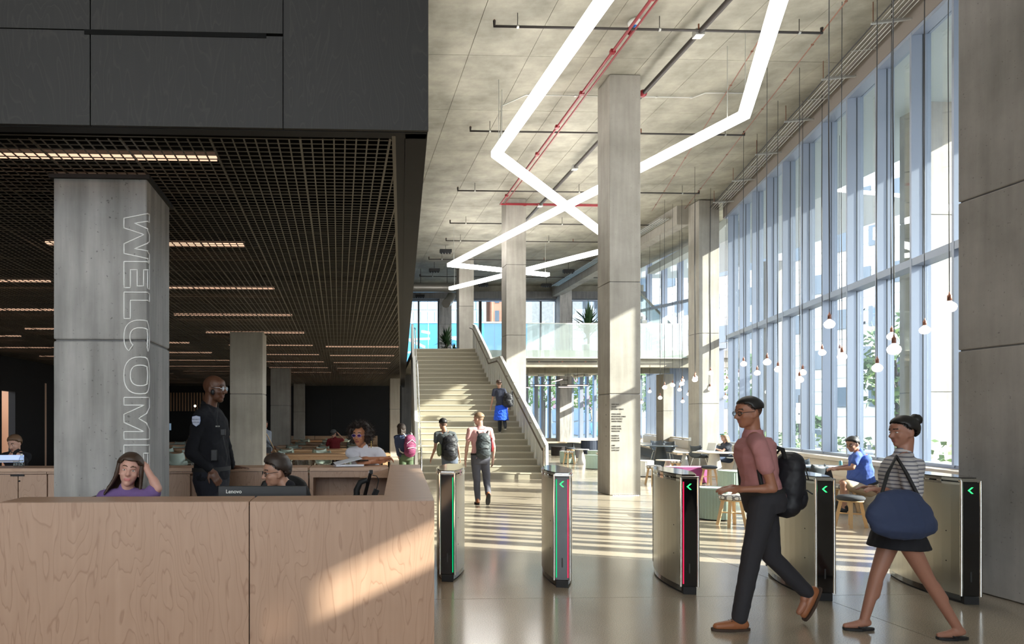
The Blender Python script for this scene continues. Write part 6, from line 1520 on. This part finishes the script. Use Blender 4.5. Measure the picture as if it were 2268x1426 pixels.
# 5 person climbing the stairs
ks = sY(7)/F + .0001
J = dict(pelvis=W(1111, 905, ks), neck=W(1106, 864, ks), head=W(1105, 850, ks), knL=W(1107, 932, ks, .05), anL=Pz(1107, ks, RIS*7+.09, .05), knR=W(1117, 928, ks, .0), anR=W(1119, 945, ks, -.3), elL=W(1091, 884, ks), wrL=W(1087, 902, ks, .05), elR=W(1122, 884, ks), wrR=W(1124, 900, ks, .1))
person('person climbing the stairs in navy top with bright blue cloth at the waist', J, (.1, 1, 0), .9, .010, sk_t, head=frame((.1, 1, 0)), hair=dict(kind='fade', mat=h_brown, lift=.008, top=.012), top=dict(mat=C_('navy tee', (.03, .035, .06)), fold=.004), bottom=C_('black leggings', (.015, .018, .022)), shoes=dict(mat=M_black, sole=M_white), fem=True)
o_m = MB(); c = W(1110, 910, ks, -.02); loft(o_m, [(c + Vector((0, 0, .16)), Vector((1, 0, 0)), Vector((0, 1, 0)), .17, .14), (c + Vector((0, 0, -.1)), Vector((1, 0, 0)), Vector((0, 1, 0)), .20, .17), (c + Vector((.0, 0, -.28)), Vector((1, 0, 0)), Vector((0, 1, 0)), .22, .19)])
me = remesh(o_m, .012, 3); fold_noise(me, .012, 14, 6); me.materials.clear(); me.materials.append(C_('bright blue cloth', (.01, .08, .65))); o = bpy.data.objects.new('tied_jacket', me); COL.objects.link(o); tag(o, 'bright blue jacket tied round the waist of the stair climber', 'jacket')
backpack(W(1125, 886, ks, -.18), frame((.25, 1, .05)), 1, 'black bag slung over the right side of the stair climber', C_('black nylon', (.008, .008, .012), .6), w_=.30, h_=.42, d_=.2)
# 6 woman with maroon backpack
k = .0105
J = dict(pelvis=W(900, 1012, k), neck=W(893, 967, k), head=W(888, 950, k), elL=W(880, 990, k), wrL=W(882, 1008, k, .12), elR=W(912, 990, k, .05), wrR=W(898, 1008, k, .25))
person('woman in navy jacket and olive shorts walking away beside the black volume', J, (-.1, 1, 0), .92, .010, sk_m, head=frame((-.5, .85, -.05)), hair=dict(kind='long', mat=h_dkb, lift=.02, len=.12, rough=.004), top=dict(mat=C_('navy jacket', (.02, .03, .07)), fold=.006), sleeve='long', bottom=C_('olive shorts', (.07, .10, .05)), shorts=.6, shoes=dict(mat=M_black), fem=True)
backpack(W(908, 987, k, -.2), frame((-.4, 1, .05)), 1, 'cream and maroon backpack on the woman beside the black volume', C_('maroon nylon', (.16, .02, .07), .7), [M_white, C_('cream nylon', (.6, .55, .5))], w_=.30, h_=.50, d_=.2)
# 7 red shirt man seated
k = .0143
J = dict(pelvis=W(742, 1010, k), neck=W(741, 971, k), head=W(739, 960, k, .03), shL=W(728, 976, k), shR=W(753, 975, k), elL=W(723, 992, k, .05), wrL=W(722, 998, k, .28), elR=W(762, 974, k, .12), wrR=W(749, 960, k, .17), knL=Pz(736, k, .48, .42), knR=Pz(748, k, .48, .42), anL=Pz(736, k, .09, .45), anR=Pz(748, k, .09, .45))
person('man in dark red tee and grey cap seated with back to camera, drinking', J, (0, 1, 0), 1.0, .010, sk_l, head=frame((.5, .85, .15)), hair=dict(kind='cap', mat=C_('grey cap cloth', (.10, .105, .11)), lift=.012), top=dict(mat=C_('dark red tee', (.17, .010, .018)), fold=.006), bottom=grey_tr, shoes=dict(mat=M_black))
# 8 afro woman leaning on rear counter
k = .0051
J = dict(pelvis=W(818, 1085, k, .22), neck=W(806, 1001, k, .02), head=W(797, 965, k, -.05), shR=W(778, 1008, k, .0), shL=W(838, 1007, k, .0), elR=Pz(797, k, DZ+.055, -.10), wrR=Pz(846, k, DZ+.075, -.20), elL=Pz(852, k, DZ+.05, -.06), wrL=Pz(812, k, DZ+.035, -.25), knR=Pz(800, k, .5, .25), knL=Pz(838, k, .5, .2), anR=Pz(798, k, .09, .35), anL=Pz(840, k, .09, .45))
person('woman with large dark afro in white tee leaning on the rear counter', J, (-.1, -1, 0), 1.0, .0065, skin('warm mid brown skin', (.44, .19, .10)), lips=(.25, .07, .06), head=frame((-.42, -1, -.05)), hair=dict(kind='afro', mat=h_dkb, lens=glassmat('violet lens', (.35, .3, .95), 1.2)), glasses=C_('clear frame', (.5, .4, .5), .2),
       top=dict(mat=C_('white tee', (.62, .61, .66)), fold=.005), bottom=C_('jeans', (.05, .07, .12)), shoes=dict(mat=M_black), fem=True, hands=dict(R=dict(d=(1, -.1, .05), n=(.2, -.6, -.9), curl=.9), L=dict(d=(-1, -.15, 0), n=(0, -.5, .6), curl=.9)), neckr=.048)
e_ = MB(); c = W(822, 978, .0050)
for i in range(4): e_.ell(c + Vector((0, 0, -.02*i)), (.006, .004, .009), 8, 6)
tag(e_.build('earring', C_('brass', (.5, .35, .12), .3, metal=.9)), 'dangling brass earring of the leaning woman', 'earring')
o = MB().box((0, 0, 0), (.15, .075, .012)).build('phone', M_gloss, loc=Pz(800, k, DZ+.062, -.27), rz=.1); tag(o, 'dark phone held on the counter by the leaning woman', 'phone')
# 9 guard
k = .00415
J = dict(pelvis=W(470, 1062, k), neck=W(458, 913, k), head=W(476, 862, k, -.02), shR=W(441, 932, k, -.16), elR=W(423, 1003, k, -.22), wrR=W(466, 1040, k, -.19), shL=W(478, 930, k, .17), elL=W(500, 990, k, .3), wrL=Pz(512, k, DZ+.035, .50), anR=Pz(462, k, .19, -.08), anL=Pz(478, k, .19, .10), knR=W(466, 1165, k, -.09), knL=W(482, 1165, k, .09))
gd_, J9 = person('bald security guard in black uniform standing behind the desk', J, (.95, -.25, 0), 1.07, .0065, sk_d, lips=(.16, .06, .05), head=frame((.97, -.26, -.06)), glasses=C_('thin silver frame', (.5, .5, .5), .2, metal=.9),
       top=dict(mat=navy_t, fold=.007, collar=navy_t), sleeve='long', bottom=C_('dark navy trousers', (.014, .016, .026)), shoes=dict(mat=M_black), hands=dict(R=dict(d=(.6, -.1, -.9), n=(.3, -1, 0), curl=.5), L=dict(d=(1, .1, -.05), n=(0, 0, -1), curl=.15)), neckr=.06, belly=.01)
bd = thing('shoulder_patch', 'white shield shaped badge on the upper sleeve of the guard', 'badge', W(434, 932, .00405, -.135))
pts = [(-.032, .035), (0, .043), (.032, .035), (.034, 0), (.026, -.028), (0, -.046), (-.026, -.028), (-.034, 0)]
MB().extr([(x, 0, z) for x, z in pts], (0, .012, 0)).build('shield', C_('badge white', (.62, .66, .80), .6), bd); MB().extr([(x*1.1, .003, z*1.08) for x, z in pts], (0, .012, 0)).build('border', C_('badge border', (.30, .38, .62), .6), bd)
for i in range(2):
    text('lettering', ['SECURITY', 'OFFICER'][i], .015, C_('badge blue', (.08, .10, .2), .6), bd, (0, -.002, .008-.026*i), (math.pi/2, 0, 0), ext=.0005, align='CENTER')
rd = thing('shoulder_radio', 'black radio microphone clipped on the chest of the guard', 'radio', W(494, 957, k, -.165))
MB().box((0, 0, 0), (.045, .03, .06)).build('speaker', C_('matte black plastic', (.012, .012, .013), .5), rd, bevel=.006); MB().tube([(0, 0, -.03), (.015, .0, -.12), (.035, .02, -.22), (.02, .03, -.30)], .004, 6).build('cord', M_cord, rd)
MB().tube([(-.045, .03, .26), (-.055, -.01, .10), (-.04, -.01, .04)], .0025, 6).build('ear_cord', M_cord, rd)
tag(MB().box((0, 0, 0), (.038, .006, .012)).build('name_plate', M_chrome, loc=W(482, 944, k, -.17), rz=-.2), 'small silver name plate on the chest of the guard', 'badge')
tag(MB().box((0, 0, 0), (.055, .05, .10)).build('belt_radio', C_('matte black plastic', (.012, .012, .013), .5), loc=W(474, 1008, k, -.20), rz=.2, bevel=.006), 'black radio in a holster on the belt of the guard', 'radio')
tag(MB().ell((0, 0, 0), (.018, .012, .026), 12, 8).build('earpiece', C_('matte black plastic', (.012, .012, .013), .5), loc=W(471, 868, k, -.115)), 'black earpiece on the ear of the guard', 'earpiece')
# 10 man in glasses seated at monitor
k = .0034
J = dict(pelvis=W(655, 1225, k, .05), neck=W(640, 1082, k), head=W(611, 1047, k), knL=Pz(600, k, .58, -.12), knR=Pz(600, k, .58, .12), anL=Pz(600, k, .19, -.12), anR=Pz(602, k, .19, .12), elL=W(610, 1150, k, -.2), wrL=Pz(560, k, .80, -.18), elR=W(610, 1150, k, .2), wrR=Pz(560, k, .80, .1))
person('dark haired young man in glasses sitting behind the monitor, smiling left', J, (-.9, -.3, 0), .97, .0065, sk_t, lips=(.45, .18, .15), head=frame((-.93, -.38, -.14)), hair=dict(kind='short', mat=C_('dark brown hair', (.035, .022, .016), .5), lift=.010, top=.018, rough=.005), glasses=M_black, top=dict(mat=navy_t, fold=.005), sleeve='long', bottom=grey_tr, shoes=dict(mat=M_black))
# 11 woman in purple
k = .0031
J = dict(pelvis=W(282, 1225, k, .05), neck=W(280, 1086, k, .02), head=W(287, 1043, k, -.02), shR=W(232, 1104, k), shL=W(328, 1102, k), elL=W(352, 1078, k, -.02), wrL=W(320, 1030, k, .02), elR=W(222, 1180, k, -.05), wrR=Pz(250, k, .80, -.28), knL=Pz(300, k, .58, -.35), knR=Pz(262, k, .58, -.35), anL=Pz(300, k, .19, -.2), anR=Pz(262, k, .19, -.2))
J['elL'] = W(350, 1082, k, -.03)
Hh = frame((.24, -1, .02)) @ Matrix.Rotation(-.16, 3, 'Y')
person('smiling young woman in purple tee with hand on her long brown hair', J, (.05, -1, 0), .93, .006, skin('fair rosy skin', (.60, .34, .27)), lips=(.55, .20, .19), brow=(.10, .05, .03), head=Hh, hair=dict(kind='long', mat=h_brown, lift=.010, len=.24, flip=1), top=dict(mat=C_('purple tee', (.17, .10, .27)), fold=.005), bottom=C_('jeans', (.05, .07, .12)), shoes=dict(mat=M_black), fem=True,
       hands=dict(L=dict(d=(-.75, 0, .55), n=(-.3, -.2, -1), curl=.8)), neckr=.046)
# 12 polo man seated
k = .0080
J = dict(pelvis=W(1916, 1082, k, .05), neck=W(1905, 1003, k), head=W(1888, 984, k), shL=W(1899, 1014, k, -.2), shR=W(1903, 1012, k, .18), elL=W(1888, 1036, k, -.25), wrL=Pz(1853, k, .76, -.1), elR=W(1880, 1032, k, .2), wrR=Pz(1846, k, .76, .1), knL=Pz(1868, k, .50, -.14), knR=Pz(1866, k, .50, .14), anL=Pz(1870, k, .09, -.16), anR=Pz(1868, k, .09, .16))
person('man with a small top bun in blue polo writing at the round table', J, (-1, -.08, 0), 1.08, .008, sk_t, head=frame((-.92, -.3, -.38)), hair=dict(kind='bun', mat=h_black, lift=.007, bun=(0, -.120, .070), br=.032), glasses=M_black, top=dict(mat=C_('bright blue polo', (.06, .12, .42)), fold=.006, collar=C_('bright blue polo', (.06, .12, .42))), bottom=C_('khaki shorts', (.45, .35, .24)), shorts=.85, shoes=dict(mat=M_black), belly=.05, hands=dict(L=dict(d=(-1, .3, 0), n=(0, .3, -1), curl=.9), R=dict(d=(-1, -.3, 0), n=(0, -.3, -1), curl=.9)))
# 13 laptop woman
k = .0132
J = dict(pelvis=W(1611, 1016, k), neck=W(1609, 981, k), head=W(1604, 970, k, .0), elL=W(1600, 999, k, -.18), wrL=Pz(1582, k, .79, -.05), elR=W(1600, 999, k, .18), wrR=Pz(1582, k, .79, .08), knL=Pz(1586, k, .48, -.1), knR=Pz(1586, k, .48, .1), anL=Pz(1588, k, .09, -.1), anR=Pz(1588, k, .09, .1))
person('woman in dark printed tee typing on the laptop with green sunglasses on her head', J, (-1, -.15, 0), .95, .010, sk_l, head=frame((-1, -.2, -.35)), hair=dict(kind='long', mat=h_light, lift=.01, len=.18), top=dict(mat=C_('dark printed tee', (.03, .035, .05)), fold=.004), bottom=C_('jeans', (.05, .07, .12)), shoes=dict(mat=M_black), fem=True)
tag(MB().box((0, 0, 0), (.06, .15, .03)).build('sunglasses', C_('green lens', (.02, .25, .18), .2), loc=W(1600, 962, k), rz=.2, bevel=.01), 'green mirrored sunglasses pushed up on the laptop woman hair', 'sunglasses')
# 14 woman far left
k = .0060
J = dict(pelvis=W(40, 1075, k, .1), neck=W(36, 1001, k), head=W(32, 983, k, -.02), elL=W(56, 1020, k, -.05), wrL=Pz(46, k, DZ+.03, -.3), elR=W(14, 1022, k, -.05), wrR=Pz(20, k, DZ+.03, -.3), knL=Pz(48, k, .55, -.2), knR=Pz(28, k, .55, -.2), anL=Pz(48, k, .1, -.2), anR=Pz(28, k, .1, -.2))
person('woman in black with tied back hair looking down at the far left laptop', J, (-.05, -1, 0), .92, .008, sk_l, head=frame((-.15, -1, -.4)), hair=dict(kind='bun', mat=C_('dark blond hair', (.16, .09, .05), .5), lift=.008, bun=(.02, -.118, .055)), top=dict(mat=navy_t, fold=.005), sleeve='long', bottom=grey_tr, shoes=dict(mat=M_black), fem=True)
# 15 person with broom, mostly hidden
k = .0125
J = dict(pelvis=W(588, 998, k), neck=W(588, 954, k), head=W(586, 941, k), elR=W(601, 985, k, -.1), wrR=W(606, 990, k, -.25))
person('person sweeping, mostly hidden behind the nearest dining column', J, (.8, -.5, 0), .97, .011, sk_m, head=frame((.8, -.5, -.2)), hair=dict(kind='short', mat=h_black, lift=.01), top=dict(mat=C_('grey work shirt', (.22, .24, .28)), fold=.005), sleeve='long', bottom=dark_tr, shoes=dict(mat=M_black))
t = thing('broom', 'wooden broom held by the person behind the column', 'broom', (0, 0, 0)); a, b_ = W(590, 960, k, -.3), Pz(640, k, .05, -.3)
MB().tube([a, b_], .014, 8).build('broomstick', M_ash, t); MB().box(b_, (.3, .06, .08)).build('brush', M_black, t)
